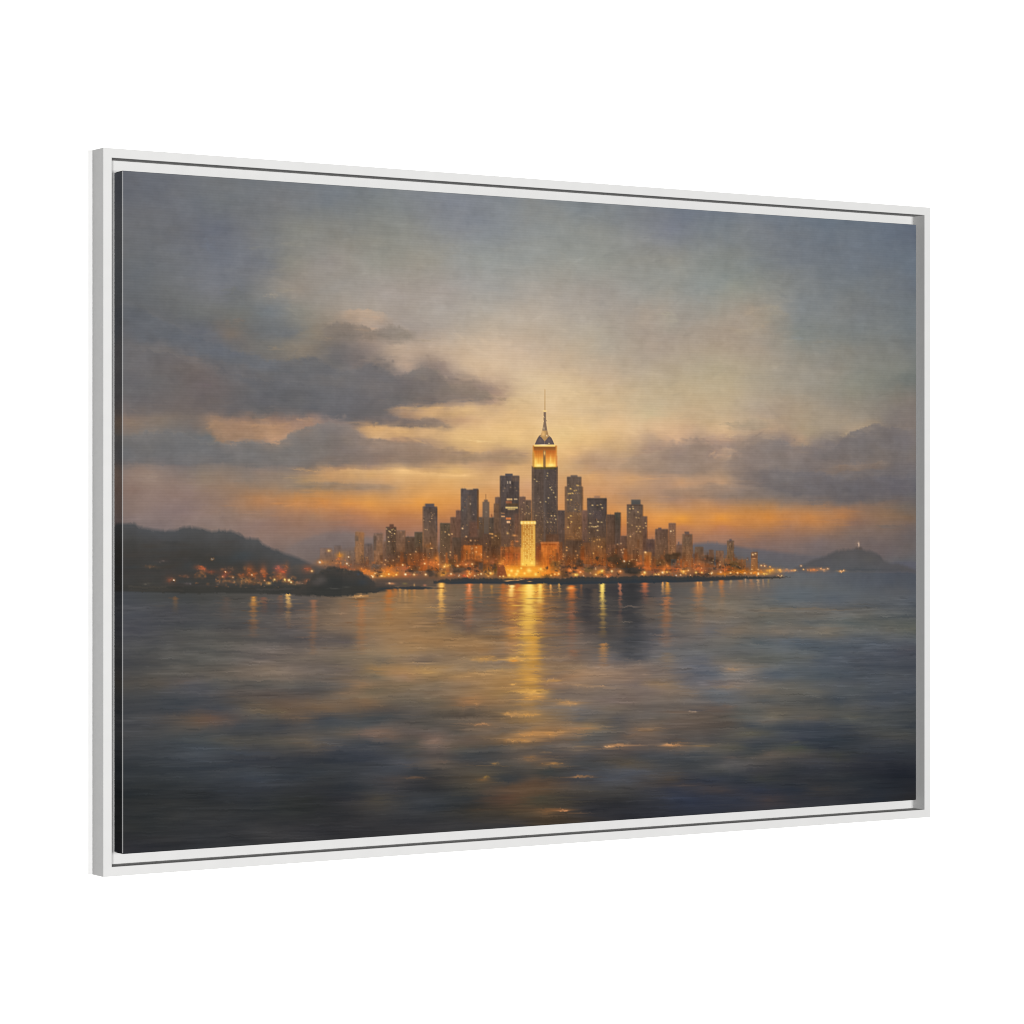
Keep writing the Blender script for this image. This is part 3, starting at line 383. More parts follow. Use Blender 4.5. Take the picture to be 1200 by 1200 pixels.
CREAM = (236, 208, 150); GOLD = (228, 172, 84); AMBER = (214, 134, 62); PALE = (226, 210, 186); BLUSH = (206, 168, 140)
MIXW = [CREAM, GOLD, AMBER, BLUSH, GOLD]
def paint_at(x, y):
    c = min(PW - 1, int(np.searchsorted(LX, x)))
    return IMG[min(PH - 1, max(0, int((.5 + (y - 600.4) / LH[c]) * PH))), c].copy()
def cloud(x, y, rx, ry, col, a=.5, n=16):
    """one bank of cloud laid in with ragged dabs"""
    for q in range(n):
        blob(x + rng.normal(0, rx * .5), y + rng.normal(0, ry * .45), rx * rng.uniform(.12, .36), ry * rng.uniform(.15, .4), np.clip(np.array(col) * (1 + rng.normal(0, .03)), 0, 255), a, 1.2)
for k in CLOUDS:
    if k[2] >= 8 and k[3] >= 1.8: cloud(*k)
def bank(top, bot, cols, a=.7, st=2.4, sb=5., rough=2.6):
    """a bank of cloud: puffy upper edge, soft underside, colour changing along its length"""
    tx = [p[0] for p in top]; ty = [p[1] for p in top]
    w_ = win(tx[0] - 8, tx[-1] + 8, min(ty) - 12, max(p[1] for p in bot) + 16)
    sl, X, Y = w_
    h_, n_ = Y.shape
    e1 = noise(h_, n_, 9, 11, 4, .62); e2 = noise(h_, n_, 8, 26, 4, .6)
    t = np.interp(X[0], tx, ty)[None] - np.abs(e1) * rough + rough * .6
    b = np.interp(X[0], [p[0] for p in bot], [p[1] for p in bot])[None] + e2 * rough * .9
    ends = np.clip((X - tx[0]) / 16, 0, 1) * np.clip((tx[-1] - X) / 16, 0, 1) if a < 2 else 1
    s1 = np.clip((Y - t) / (2 * st) + .5, 0, 1); s2 = np.clip((b - Y) / (2 * sb) + .5, 0, 1)
    s1 = s1 * s1 * (3 - 2 * s1); s2 = s2 * s2 * (3 - 2 * s2)
    c = np.stack([np.interp(X[0], [q[0] for q in cols], [q[1][k] for q in cols]) for k in range(3)], -1)[None]
    f = np.clip((Y - t) / np.maximum(b - t, 1), 0, 1)
    tone = (1.05 - .09 * f + .035 * noise(h_, n_, 7, 18, 4, .6))[..., None]
    m_ = a * s1 * s2 * ends * (.86 + .2 * noise(h_, n_, 8, 16, 3))
    rim = np.exp(-np.clip(t - Y, 0, 40) / 4.5) * (Y < t + st) * ends * a * .85
    lightup = c.mean() < 150
    if lightup: IMG[sl] += rim[..., None] * np.array([15., 11., 6.]) * (.7 + .4 * np.clip(noise(h_, n_, 10, 22, 2), -1, 1))[..., None]
    IMG[sl] += np.clip(m_ * (1.12 if lightup else 1), 0, 1)[..., None] * (c * tone * (.97 if lightup else 1) - IMG[sl])
def sky_dab():
    x = rng.uniform(146, 1071); h_ = LH[min(PW - 1, int(np.searchsorted(LX, x)))]
    y = rng.uniform(600.4 - .5 * h_ + 2, 655)
    c = paint_at(x, y); low = y > 540
    L = rng.uniform(2.5, 11) * (1.6 if low else 1)
    blob(x + rng.normal(0, 6 if low else 4.5), y + rng.normal(0, 1.6 if low else 3.2), L, rng.uniform(.5, 1.3) if low else rng.uniform(.8, 2.8), np.clip(c * (1 + rng.normal(0, .022)), 0, 255), .42, 1.3, 0 if low else rng.normal(-.05, .25))

for q in range(4600): sky_dab()
for k in BANKS: bank(*k)
for q in range(900): sky_dab()

# far ridges
skyline([(318, 668), (335, 645), (350, 636), (368, 628), (385, 624), (410, 624), (440, 632), (480, 640)], 668, (122, 108, 104), (112, 98, 92), 2.5, .75)
skyline([(800, 642), (815, 637), (835, 635.5), (850, 638), (880, 643), (900, 645), (920, 648), (960, 652), (975, 654)], 672, (104, 99, 103), (94, 94, 98), 2.2, .95, depth=16)
skyline([(1026, 668), (1036, 661), (1048, 658.5), (1060, 657.5), (1076, 658)], 670.5, (90, 90, 100), (84, 84, 94), 2, .75)
skyline([(930, 667), (940, 662), (957, 655), (968, 651.5), (974, 648), (980, 646), (992, 644.5), (1002, 643), (1010, 643.5), (1015, 645.5), (1023, 647), (1030, 651), (1037, 657), (1044, 659.5), (1052, 660.5), (1060, 662.5), (1068, 666), (1076, 668)], 670.6, (84, 82, 84), (84, 86, 90), 2.2, .92, .35, 26)
blob(1020, 655, 9, 4, (88, 86, 84), .5); blob(985, 655, 8, 4, (86, 86, 86), .5); blob(1010, 668, 30, 2, (66, 70, 76), .4)
rect(1003, 1010, 641, 644.5, (88, 80, 78), None, 1.2, .8); blob(1006.3, 638.2, .8, 2.6, (226, 196, 172), .95); blob(1005, 637, 3, 4, (150, 122, 104), .3)
# wooded hill at the left
skyline([(141, 613), (158, 613.5), (162, 618), (175, 619.5), (188, 621.5), (204, 621.5), (212, 619.5), (222, 617), (236, 619.5), (248, 623), (256, 621.8), (270, 621.8), (280, 626), (288, 631), (302, 631.5), (308, 637), (318, 643), (332, 648), (345, 652), (352, 655), (360, 659), (372, 664), (400, 672)], 692, (75, 76, 78), (59, 58, 56), 2.4, .97, .12, 34)
for q in range(70):
    hx = rng.uniform(145, 350); blob(hx, rng.uniform(max(632, np.interp(hx, [270, 350], [634, 666])), 690), rng.uniform(5, 18), rng.uniform(1.5, 5), [(64, 66, 66), (54, 54, 52), (70, 64, 62), (60, 66, 70), (66, 60, 54)][rng.integers(5)], .3)
blob(284, 652, 15, 6, (64, 70, 74), .5); blob(262, 643, 13, 5, (68, 66, 64), .4); blob(312, 660, 12, 6, (74, 69, 66), .5)
blob(348, 668, 8, 4, (76, 68, 64), .5)

# ------------------------------------------------ the town: blocks from the back to the front
COV = np.zeros((PH, PW))
def block(x0, x1, yt, yb, ct, cb, soft=.95, dens=.0, dx=2.1, dy=2.3, cols=MIXW, lo=.25, shade=.12):
    rect(x0, x1, yt, yb, ct, cb, soft)
    w_ = win(x0, x1, yt, yb)
    if w_: COV[w_[0]] = np.maximum(COV[w_[0]], ramp(yt + .5 - w_[2], .6))
    rect(x0, x0 + (x1 - x0) * .45, yt + .5, yb, np.array(ct) * (1 + shade), np.array(cb) * (1 + shade), .8, .55)
    for q in range(int((x1 - x0) * (yb - yt) / 16)):
        k = 1 + rng.normal(0, .14)
        f = rng.random()
        c = (np.array(ct) * (1 - f) + np.array(cb) * f) * k
        blob(rng.uniform(x0 + .6, x1 - .6), yt + 1 + f * (yb - yt - 1), .8, rng.uniform(1, 3.5), c, .55)
    if dens: panes(x0 + .8, x1 - .8, yt + 2, yb - 1, dx, dy, dens, cols, .55, lo=lo)
# haze of lamps low between the blocks
skyline([(362, 664), (380, 650), (430, 640), (500, 640), (560, 634), (640, 630), (720, 634), (800, 642), (860, 652), (900, 664), (920, 675)], 0, (112, 90, 78), (104, 76, 58), 4, .85, 0, 30, [(362, 668), (400, 674), (440, 684), (510, 684), (700, 680), (860, 677), (920, 675.5)])
block(375, 389, 642, 662, (112, 94, 86), (120, 90, 68)); block(391.5, 400, 639, 655, (104, 92, 88), (110, 88, 78))
block(400, 415, 645, 664, (112, 96, 86), (106, 84, 70), dens=.1)
block(416.5, 426.5, 624, 660, (142, 104, 74), (132, 94, 64), dens=.25, shade=.02); rect(416, 420, 628, 634, (96, 80, 68), None, 1, .8)
blob(423, 627, 4, 4, (176, 118, 72), .7); block(427, 436, 637.5, 662, (96, 84, 82), (98, 78, 66)); blob(432, 639, 3, 2, (86, 80, 80), .8)
block(438, 449, 625, 660, (116, 96, 86), (126, 92, 68)); rect(437.5, 441, 628, 645, (86, 76, 70), None, 1, .8); rect(441.5, 448, 637, 648, (136, 106, 84), None, 1.5, .6)
block(449, 453, 634, 660, (112, 92, 82), (96, 76, 66))
block(464.5, 475, 621.5, 650, (122, 102, 92), (116, 92, 76), shade=.02); blob(470, 624, 1.5, 1.5, (150, 118, 96), .6)
block(475, 487, 629, 652, (88, 78, 72), (84, 72, 66), dens=.07); block(486, 496, 623.5, 652, (80, 76, 68), (80, 70, 64), dens=.1)
block(452.5, 464.3, 617.5, 652, (82, 70, 64), (88, 76, 68), dens=.1); rect(456.5, 461.5, 614.3, 619, (98, 70, 58), None, .8)
for x, y, k in ((453, 620, .6), (456, 622.5, .8), (457.3, 623.4, 1), (459.5, 621, .7), (462.5, 625.5, .9), (463, 621.5, .6), (455, 629.5, .6), (455.8, 634.7, .8), (459, 625, .5), (461, 620, .5)):
    blob(x, y, .8, .7, CREAM, k)
block(528, 540, 606, 660, (108, 86, 76), (94, 74, 64), dens=.04)
block(534.5, 541, 598, 660, (112, 86, 78), (92, 76, 66))
block(560, 567, 606, 650, (92, 80, 72), (82, 70, 62), dens=.1); block(573, 581, 606.5, 650, (82, 76, 72), (84, 70, 60), dens=.08); blob(576.3, 604.5, .9, 2.2, (112, 66, 44), .8)
# pointed tower
rect(565.6, 573.6, 588, 642, (108, 88, 74), (84, 72, 62), .9); rect(567.5, 571.8, 585.5, 592, (106, 86, 72), None, .9); rect(569.1, 570, 579, 587, (136, 98, 62), None, .5, .85)
rect(568.2, 571.5, 589, 606, (112, 94, 80), None, .8, .6); blob(570, 600, 1.2, .5, (160, 140, 118), .7)
# domed tower
block(495.6, 512.4, 593.6, 662, (92, 82, 80), (104, 82, 66)); rect(498.3, 509, 590.2, 596, (88, 80, 82), None, .9); rect(495, 496.6, 594, 640, (150, 110, 80), None, .7, .4); rect(511, 512.6, 596, 624, (70, 68, 76), None, .7, .6)
for x, y, k in ((505.5, 601, .5), (507.2, 603.5, .6), (506, 607.5, .8), (503.5, 611, .6), (504.5, 611.5, .5), (496.7, 609.5, .7), (498.5, 620.5, .6), (500.5, 620.8, .7), (506, 605, .6), (509, 602, .4), (497, 606, .4)):
    blob(x, y, .8, .6, (208, 172, 130), k)
blob(503, 640, 5, 3, (136, 92, 56), .6); blob(505.5, 642.5, 1.7, .6, (240, 196, 138), 1); blob(504.5, 637, .7, 1.2, (214, 160, 108), .8)
# flat slab with notched top
block(540.3, 560.7, 572.6, 664, (84, 78, 80), (84, 72, 66), dens=.06, dx=2.4, dy=3); rect(546.5, 554.5, 571.5, 574, (216, 168, 112), None, .8, .75); rect(547.5, 552.5, 580, 612, (100, 86, 78), None, 1.2, .6)
rect(559.2, 561.2, 574, 620, (104, 72, 44), None, .7, .7); blob(551.3, 590.5, .8, 1.2, (190, 168, 140), .9); blob(542.5, 598, .7, 1, (132, 142, 122), .7); blob(555.3, 603, 1, .8, (166, 148, 140), .8); blob(542.2, 619.3, 1.1, 1.1, (236, 200, 160), .95); blob(543, 616.5, .6, .7, (200, 160, 120), .6)
rect(550, 560, 611, 630, (116, 84, 72), None, 2, .6)
block(515.8, 528, 613, 664, (88, 80, 70), (92, 76, 66), dens=.12)
for x, y, k in ((521.8, 623.5, .7), (526, 626.2, .8), (529.8, 625.8, 1), (526.5, 627, .8), (528, 647, .8), (531.8, 647.5, .7), (521.3, 651, .7), (527.7, 650.5, .7)):
    blob(x, y, 1, .8, (230, 190, 136), k)
block(530, 541, 630, 664, (80, 72, 68), (84, 68, 58), dens=.13)
# tall block with lit floors
block(580.5, 588, 582.5, 660, (104, 86, 78), (84, 74, 74)); block(579, 585, 590, 660, (110, 86, 68), (80, 72, 74))
block(586.2, 608.7, 557.4, 664, (82, 76, 78), (94, 76, 66)); rect(592.2, 601, 555, 560, (82, 76, 78), None, .6); rect(600, 608.5, 558, 564, (128, 104, 86), None, 1.5, .5); rect(586, 587, 558, 640, (112, 88, 66), None, .7, .5)
for x in (595, 598): rect(x - .7, x + .7, 563.8, 566.8, (186, 172, 156), None, .5, .95)
for x, y in ((591.7, 572), (598.5, 571), (604, 571.5), (590, 575.5), (605.5, 575), (588, 601), (588.5, 605)): blob(x, y, 1, .8, (150, 128, 106), .7)
rect(594, 600.5, 584, 586.2, (240, 200, 144), None, .6, .95); rect(602.5, 606.5, 584.2, 585.8, (234, 206, 160), None, .6, .85); rect(593, 600, 587, 590, (190, 120, 80), None, .8, .8); rect(594, 607, 590, 593, (110, 80, 40), None, .8, .5)
rect(592.5, 607, 593.8, 596, (232, 206, 138), None, .5, .95); rect(595, 604, 596, 597.6, (226, 196, 130), None, .6, .8)
rect(587.6, 591.5, 601, 602, (220, 160, 100), None, .5, .6); rect(587.6, 592, 604.4, 606, (230, 180, 130), None, .5, .85); rect(593, 599, 606.5, 609, (224, 136, 80), None, .6, .9); rect(594, 598, 610.5, 613, (242, 200, 160), None, .5, .95)
rect(603, 608, 602, 640, (120, 86, 74), None, 1.6, .5); panes(588, 607, 614, 655, 2.4, 2.6, .22, MIXW)
block(608.7, 616, 582, 640, (110, 88, 78), (88, 74, 66), dens=.14); block(615.5, 622.7, 586, 640, (104, 86, 76), (82, 72, 60), dens=.16)
for x, y in ((614, 589), (618, 592.5), (612, 596.5), (612.5, 600), (615.4, 602.5), (620, 602), (617, 601)): blob(x, y, .8, .7, (196, 164, 124), .8)
# the crowned tower
block(623.6, 653.6, 546, 660, (100, 88, 84), (92, 76, 66), dens=.0, shade=0)
rect(638.2, 653.4, 547, 650, (90, 82, 82), (82, 72, 68), .7, .9); rect(637.2, 639.6, 546, 640, (104, 96, 96), None, .7, .6); rect(624, 626, 547, 620, (132, 108, 88), None, .8, .5); rect(652, 653.8, 548, 600, (124, 100, 84), None, .7, .5)
panes(625, 637.5, 556, 600, 2.1, 2.4, .13, [(176, 152, 122), (190, 150, 110)]); panes(639.5, 653, 550, 600, 2.1, 2.4, .24, [CREAM, (206, 180, 120), (190, 150, 110), (170, 140, 120)])
panes(625, 653, 598, 640, 2, 2.3, .36, [CREAM, GOLD, (206, 150, 104), BLUSH])
for x, y, k in ((641.5, 557.5, .9), (642, 554.5, .7), (645, 571.5, .9), (646.7, 574, .8), (649, 577.4, 1), (651.3, 582.5, .8), (643, 583.5, .9), (639.8, 588, .8), (629.3, 564, .9), (626.5, 561.5, .8), (633.5, 588.5, .8), (646.5, 604.4, 1), (650.3, 604.5, 1), (651.5, 608.5, .8), (642, 612, .7), (646, 612, .7), (628.5, 604, .6)):
    blob(x, y, .95, .75, (230, 206, 150), k)
rect(624.5, 653, 522, 547.5, (196, 126, 58), (226, 160, 70), .8)
rect(625.8, 651.4, 522.5, 528, (118, 74, 40), (160, 96, 42), .7, .95)
rect(626.3, 637, 528, 547.3, (206, 112, 40), (255, 214, 96), .8); rect(640, 651.6, 528, 547.3, (200, 106, 44), (255, 206, 92), .8)
for x in (628.6, 631.4, 634.2, 642.4, 645.4, 648.6): rect(x - .35, x + .35, 528, 545, (170, 92, 34), (232, 160, 60), .5, .5)
rect(627, 651, 527.5, 536, (150, 80, 34), (216, 128, 46), 1.2, .45)
rect(624.3, 626.2, 530, 547, (190, 140, 70), None, .6, .9); rect(636.8, 639.6, 528, 548, (120, 92, 62), None, .6, .9); rect(651.6, 653.4, 534, 547, (206, 132, 70), None, .6, .9)
blob(631, 545.5, 3.6, 2, (255, 236, 150), .8); blob(646, 545, 4, 2.2, (255, 232, 140), .8); blob(638.4, 531, 1, 2.5, (255, 200, 110), .8); blob(628.2, 541, 1.2, 4, (255, 226, 120), .6); blob(645.5, 539, .9, 5, (255, 224, 120), .6)
rect(626, 651, 547.4, 549.6, (104, 92, 44), None, .8, .8)
for side in (-1, 1):
    w = win(624, 653, 506, 524); sl, X, Y = w
    u = (X - 638.4) * side
    top = 509.8 + np.maximum(0, (u - 5)) ** 1.6 * .55 + np.maximum(0, 4.4 - u) ** 1.3 * .9
    lay(sl, ramp(top - Y, .7) * ramp(Y - 521.4, .7) * ramp(-u, .5) * ramp(u - 11.6, .8), (94, 82, 82))
    blob(638.4 + side * 5.2, 516, 1.5, 2, (118, 104, 100), .5)
rect(633.6, 643.4, 504.6, 511, (176, 136, 92), (190, 150, 96), 1, .0)
w = win(630, 647, 502, 518); sl, X, Y = w
hw = np.interp(Y, [504, 511.5, 512, 517], [2.6, 5.4, 4.2, .3])
lay(sl, ramp(np.abs(X - 638.6) - hw, .6) * ramp(504 - Y, .6) * ramp(Y - 517, .6), (176, 138, 90))
lay(sl, ramp(np.abs(X - 636) - 1.2, .6) * ramp(504.5 - Y, .6) * ramp(Y - 511, .8) * .6, (220, 176, 120))
blob(637.6, 508.5, 1.6, 3, (238, 190, 118), .6); rect(640.5, 642, 505, 511, (140, 110, 84), None, .8, .5); blob(641, 510.5, .7, .9, (255, 236, 200), .8); blob(643.6, 519.6, .8, .7, (250, 226, 160), .8)
w = win(632, 646, 480, 506); sl, X, Y = w
hw = np.interp(Y, [482, 495, 504.5], [1.35, 1.45, 2.9])
lay(sl, ramp(np.abs(X - 638.7) - hw, .55) * ramp(482.5 - Y, .6) * ramp(Y - 504.5, .6), (128, 106, 88))
blob(637.6, 502, .5, 1.8, (236, 206, 160), .8)
rect(638.2, 639.4, 456, 482, (196, 160, 112), (170, 130, 76), .55, .75); blob(638.7, 481.6, 2.2, .9, (252, 216, 140), .9)
rect(626, 651, 521, 523.3, (250, 208, 120), None, .7, .95); blob(637, 521.3, 5, .7, (250, 226, 190), .7)
# right of the crowned tower
block(653.6, 663, 598, 660, (86, 76, 76), (84, 70, 62), dens=.14)
block(662.3, 683.3, 570, 660, (116, 94, 78), (122, 90, 64), shade=.02); block(664.7, 681.6, 558.6, 600, (104, 92, 86), (104, 88, 78), shade=-.02); rect(669, 677, 556.8, 560, (104, 90, 82), None, .8)
panes(665, 682, 564, 632, 2.1, 2.2, .28, [GOLD, CREAM, AMBER, (196, 150, 96)])
for x, y, k in ((669, 572.6, 1), (668.5, 578.3, 1), (671, 578, .9), (666.5, 578.5, .7), (669.6, 585.8, 1), (665.6, 585.7, .8), (676.5, 568.7, .8), (678, 569, .6), (673.3, 575, .7), (675.5, 574.6, .6), (669.2, 604.5, .9), (670, 611.5, .9), (666, 618, .9), (679.3, 618.7, .8), (674.5, 597, .7), (666.5, 606.5, .7)):
    blob(x, y, 1.1, .8, (240, 202, 120), k)
block(682.5, 689, 598, 660, (114, 90, 82), (82, 72, 70), dens=.08)
block(688.4, 711.3, 584, 660, (80, 74, 75), (94, 76, 64)); rect(696.5, 703.5, 581, 584.5, (150, 116, 96), None, .9, .8); rect(688.4, 711, 583.8, 585.6, (72, 66, 64), None, .6, .8)
panes(690, 710, 589, 612, 2.1, 2.2, .2, [BLUSH, CREAM, AMBER]); panes(690, 710, 608, 640, 2.1, 2.2, .2, MIXW)
for x, y, k in ((694.5, 592, .9), (700.5, 592, .6), (704.5, 591.5, .7), (706, 595, .9), (701.3, 611.5, .9), (705.3, 612, .8), (694, 617, .7), (696.3, 617.5, .9), (698.5, 617.3, .9), (700.8, 616.5, .8), (692, 613, .6), (692, 602, .6), (700.5, 621.5, .8), (691, 617.5, .5)):
    blob(x, y, 1.2, .75, (240, 214, 154), k)
rect(696, 706, 599, 608, (92, 82, 86), None, 2, .6)
block(711.3, 721, 603, 664, (96, 80, 72), (90, 72, 62)); block(720.5, 727.7, 600.5, 650, (78, 74, 68), (86, 74, 76)); blob(723.3, 605, 1.8, 3, (76, 82, 76), .6); rect(719.6, 721, 604, 650, (70, 58, 52), None, .6, .6)
block(727.5, 736, 628, 662, (92, 76, 72), (80, 66, 58), dens=.12)
block(752, 758.8, 605, 650, (104, 86, 78), (92, 74, 70)); block(735, 753.6, 591.2, 664, (106, 92, 84), (120, 90, 70), shade=.03); rect(740, 751, 585.5, 592.5, (90, 86, 82), (78, 77, 75), .9); rect(735, 752, 591, 592.6, (98, 76, 66), None, .6, .7)
for x, y, k in ((738.5, 596.3, 1), (742.3, 596, 1), (741.9, 593.6, .6), (738, 600.5, .7), (748, 600, .9), (746, 606.5, .6), (735.8, 612.5, .7), (746.5, 617, .8), (750.3, 617, .7), (750.5, 623, .8), (746.3, 623, .6), (748.6, 619.5, .6), (756.8, 613, .8), (754.5, 618.6, .6), (757.5, 616.5, .7), (739, 628.6, .8), (741, 615.5, .5), (749, 607, .5)):
    blob(x, y, 1, .85, (232, 198, 140), k)
panes(736, 752, 600, 628, 2.2, 2.3, .12, [BLUSH, (190, 156, 116)]); rect(737, 740, 600, 622, (122, 104, 90), None, 1, .5); rect(747, 749.5, 632, 642, (96, 68, 48), None, .8, .5)
panes(737, 752, 638, 656, 2.4, 2.4, .2, [AMBER, BLUSH])
block(757.5, 768, 632, 664, (94, 80, 78), (76, 66, 66), dens=.06); blob(762, 639, 3, 3, (76, 68, 78), .7)
block(768.3, 783.4, 620, 664, (98, 82, 76), (98, 80, 66), dens=.22, cols=[BLUSH, (180, 150, 110)]); rect(771.5, 775.5, 618.4, 622, (98, 78, 74), None, .8)
block(784, 792.4, 613, 654, (124, 98, 86), (128, 98, 76), dens=.45, cols=[(204, 166, 124), CREAM, (180, 140, 108)], shade=.02); blob(786.5, 622.5, 1, .9, (255, 232, 190), .9); blob(789.5, 622, .7, .8, (230, 190, 140), .8)
block(793, 800, 638, 664, (104, 88, 84), (92, 76, 68)); rect(795, 796.5, 635, 640, (98, 86, 84), None, .8)
block(800, 811.8, 626, 664, (104, 88, 78), (118, 92, 72), dens=.22, cols=[(170, 136, 110), (190, 150, 110)]); rect(802.5, 808, 623, 628, (104, 82, 72), None, .8); rect(800.3, 809, 630.5, 640, (96, 84, 76), None, 1.2, .6)
block(815, 824, 640.5, 660, (96, 86, 80), (112, 92, 78)); block(831, 836, 644, 664, (98, 84, 78), (110, 88, 74)); block(839.5, 848, 645, 664, (104, 90, 84), (116, 90, 74)); block(822, 832, 650, 664, (112, 94, 84), (104, 84, 72))
block(852.5, 860.6, 633.5, 664, (104, 92, 84), (112, 96, 76), dens=.12); rect(855, 858, 631.8, 636, (96, 82, 80), None, .8); blob(856.2, 637.5, .7, 1.4, (186, 160, 140), .8)
block(863.5, 874, 655.5, 670, (112, 92, 78), (96, 76, 60), dens=.3); block(848, 864, 654, 670, (104, 90, 78), (96, 74, 56), dens=.15)
block(880.6, 888, 646.5, 668, (110, 90, 80), (150, 112, 78), shade=.02); blob(882.6, 650, 1.2, 1.1, (236, 212, 170), .95); blob(885.7, 648.8, 1.2, .9, (230, 206, 164), .9); rect(881, 887.5, 652, 653.6, (90, 70, 66), None, .6, .6); blob(884, 654.6, 2, .6, (206, 158, 120), .7)
# lower blocks at the waterfront
block(453, 464, 650, 664, (92, 78, 72), (88, 70, 60), dens=.1); block(464, 478, 647, 662, (80, 70, 66), (84, 68, 60), dens=.06, soft=1.3); block(478, 496, 648, 668, (104, 78, 62), (124, 76, 46), dens=.06, soft=1.4); block(486, 500, 648, 668, (112, 78, 58), (134, 78, 44), soft=1.4)
block(500, 514, 655, 668, (112, 82, 64), (150, 92, 54), dens=.12)
for x, y in ((467.3, 652.5), (451.8, 656.5), (461, 656.8), (471.8, 661.5), (451, 661.5), (481, 650), (487.5, 646.5)): blob(x, y, 1, .9, (226, 186, 140), .85)
blob(512, 655, 3.5, 4, (196, 122, 60), .6)
block(541, 569, 630, 658, (84, 70, 64), (90, 66, 52), dens=.22); block(543, 565.5, 639, 655.5, (176, 106, 54), (182, 114, 62), dens=0, shade=.02)
panes(543.5, 565, 640, 655, 1.9, 1.9, .55, [(206, 140, 84), (214, 160, 100), (196, 124, 66)], .5)
for x, y, k in ((553.4, 642.7, 1), (558.3, 641.5, 1), (554, 648, .9), (558.3, 646.8, .9), (564, 650, .8), (544, 656.5, 1), (546.5, 628.8, .8), (551.8, 633.5, .8), (557, 633.5, .5)): blob(x, y, 1.1, 1, (248, 196, 140), k)
block(566, 586, 625, 668, (86, 72, 66), (84, 64, 52), dens=.2); block(576, 587, 625, 640, (90, 74, 60), (92, 74, 60), dens=.3, cols=[GOLD, CREAM])
for x, y, k in ((574.5, 625.4, .8), (576.8, 625.8, 1), (571.8, 652.5, .9), (571, 658, .8), (581, 628, .6), (577, 630, .6), (563.5, 656.5, .6)): blob(x, y, 1.3, .9, (244, 190, 118), k)
block(587, 611, 641, 664, (136, 88, 58), (176, 96, 52), dens=.08, dy=2.6); block(588, 611, 648, 662, (150, 84, 56), (190, 104, 54), shade=.02)
for y in (644.2, 648.3, 652, 656): rect(589, 608, y - .4, y + .5, (188, 116, 72), None, .7, .4)
blob(590.5, 644.3, 3, .7, (226, 152, 92), .9); rect(587, 588.6, 646, 662, (170, 128, 96), None, .8, .5); blob(603, 627.5, 2.5, 1.2, (226, 164, 104), .8); blob(606, 634.5, 2, 1, (216, 140, 90), .8); blob(595, 625, 1.3, 1.3, (214, 180, 120), .8); blob(600, 638, 2, .8, (190, 140, 90), .6); blob(592, 640, 1, .8, (190, 150, 100), .6)
block(628, 636, 636, 664, (92, 66, 56), (120, 66, 42), dens=.08); rect(629.5, 633.5, 640, 658, (108, 56, 40), None, 1.2, .6)
block(640, 655, 626, 637, (96, 76, 66), (100, 76, 62))
block(634.5, 655.3, 635.4, 674, (196, 116, 60), (226, 134, 52), shade=.04); rect(633.5, 655.5, 635, 637, (188, 126, 84), None, .7, .8); rect(635, 656, 637.3, 639, (150, 80, 42), None, .6, .6); rect(652.5, 655.6, 638, 664, (186, 118, 76), None, .8, .7); panes(640, 653, 637.5, 646, 1.8, 1.8, .4, [(214, 150, 92), (160, 90, 50)])
for x in (637, 641, 645, 649): rect(x - .5, x + .5, 640, 664, (240, 156, 76), None, .7, .4)
block(663, 683, 633, 664, (84, 72, 66), (84, 68, 58), dens=.12, soft=1.6)
for x, y, k in ((664.5, 641.5, .9), (664.4, 645, .9), (660, 652, .9), (659.6, 655.5, .8), (677, 651, 1), (677, 653.5, .9), (660.5, 649.5, .7), (662.5, 652, .7), (675, 646, .6), (659.5, 661.5, .7), (674, 654.5, .6)): blob(x, y, 1.1, 1, (232, 176, 116), k)
block(683, 693, 636, 660, (112, 84, 66), (124, 82, 54), shade=.02, soft=1.3); block(693.5, 710, 630, 662, (112, 90, 72), (140, 92, 56), dens=.22, soft=1.4, cols=[(196, 140, 90), (170, 120, 80), (220, 170, 110)], shade=.02)
for x, y, k in ((695.5, 648.5, 1), (701.8, 640.5, .9), (705.5, 641, .9), (696.5, 634.5, .7), (703.5, 660, .8), (700, 632.5, .7), (703, 632.5, .7)): blob(x, y, 1, .9, (240, 190, 120), k)
block(711, 733, 638, 664, (102, 80, 70), (90, 70, 60), dens=.14)
for x, y, k in ((716.2, 656.8, .9), (724, 638, .7), (728, 637, .6), (731.5, 643.5, .9), (730, 647.5, .8), (728.5, 644.5, .7), (731.3, 657.6, 1)): blob(x, y, 1.1, 1, (226, 190, 150), k)
block(755, 764, 647, 668, (146, 106, 68), (172, 102, 54), dens=.1, shade=.02, soft=1.2); blob(756.8, 647.3, 1.4, 1.2, (250, 214, 160), 1)
block(735, 753, 650, 664, (124, 88, 64), (120, 80, 54))
block(764, 786, 652, 668, (98, 80, 68), (104, 76, 56), dens=.2)

for q in range(330):
    x = rng.uniform(392, 880); k = math.exp(-((x - 610) / 170) ** 2)
    y1 = rng.uniform(655, 674); h_ = rng.uniform(3, 8 + 16 * k); w_ = rng.uniform(1.4, 4.5)
    if 608 < x + w_ and x < 631: continue
    c = np.array([(92, 70, 58), (122, 80, 52), (72, 60, 54), (150, 92, 52), (82, 68, 62), (70, 58, 54)][rng.integers(6)]) * rng.uniform(.85, 1.12)
    rect(x, x + w_, y1 - h_, y1, c, c * np.array([1.15, .95, .8]), .8, rng.uniform(.25, .6))
    if rng.random() < .6: panes(x + .2, x + w_, y1 - h_, y1, 1.7, 2., .4, MIXW, .4, lo=.2)
blob(620, 666, 120, 9, (206, 112, 46), .2, 1.); blob(610, 657, 50, 12, (200, 116, 54), .18); blob(470, 668, 50, 6, (206, 108, 46), .24); blob(800, 668, 70, 5, (200, 102, 44), .22)
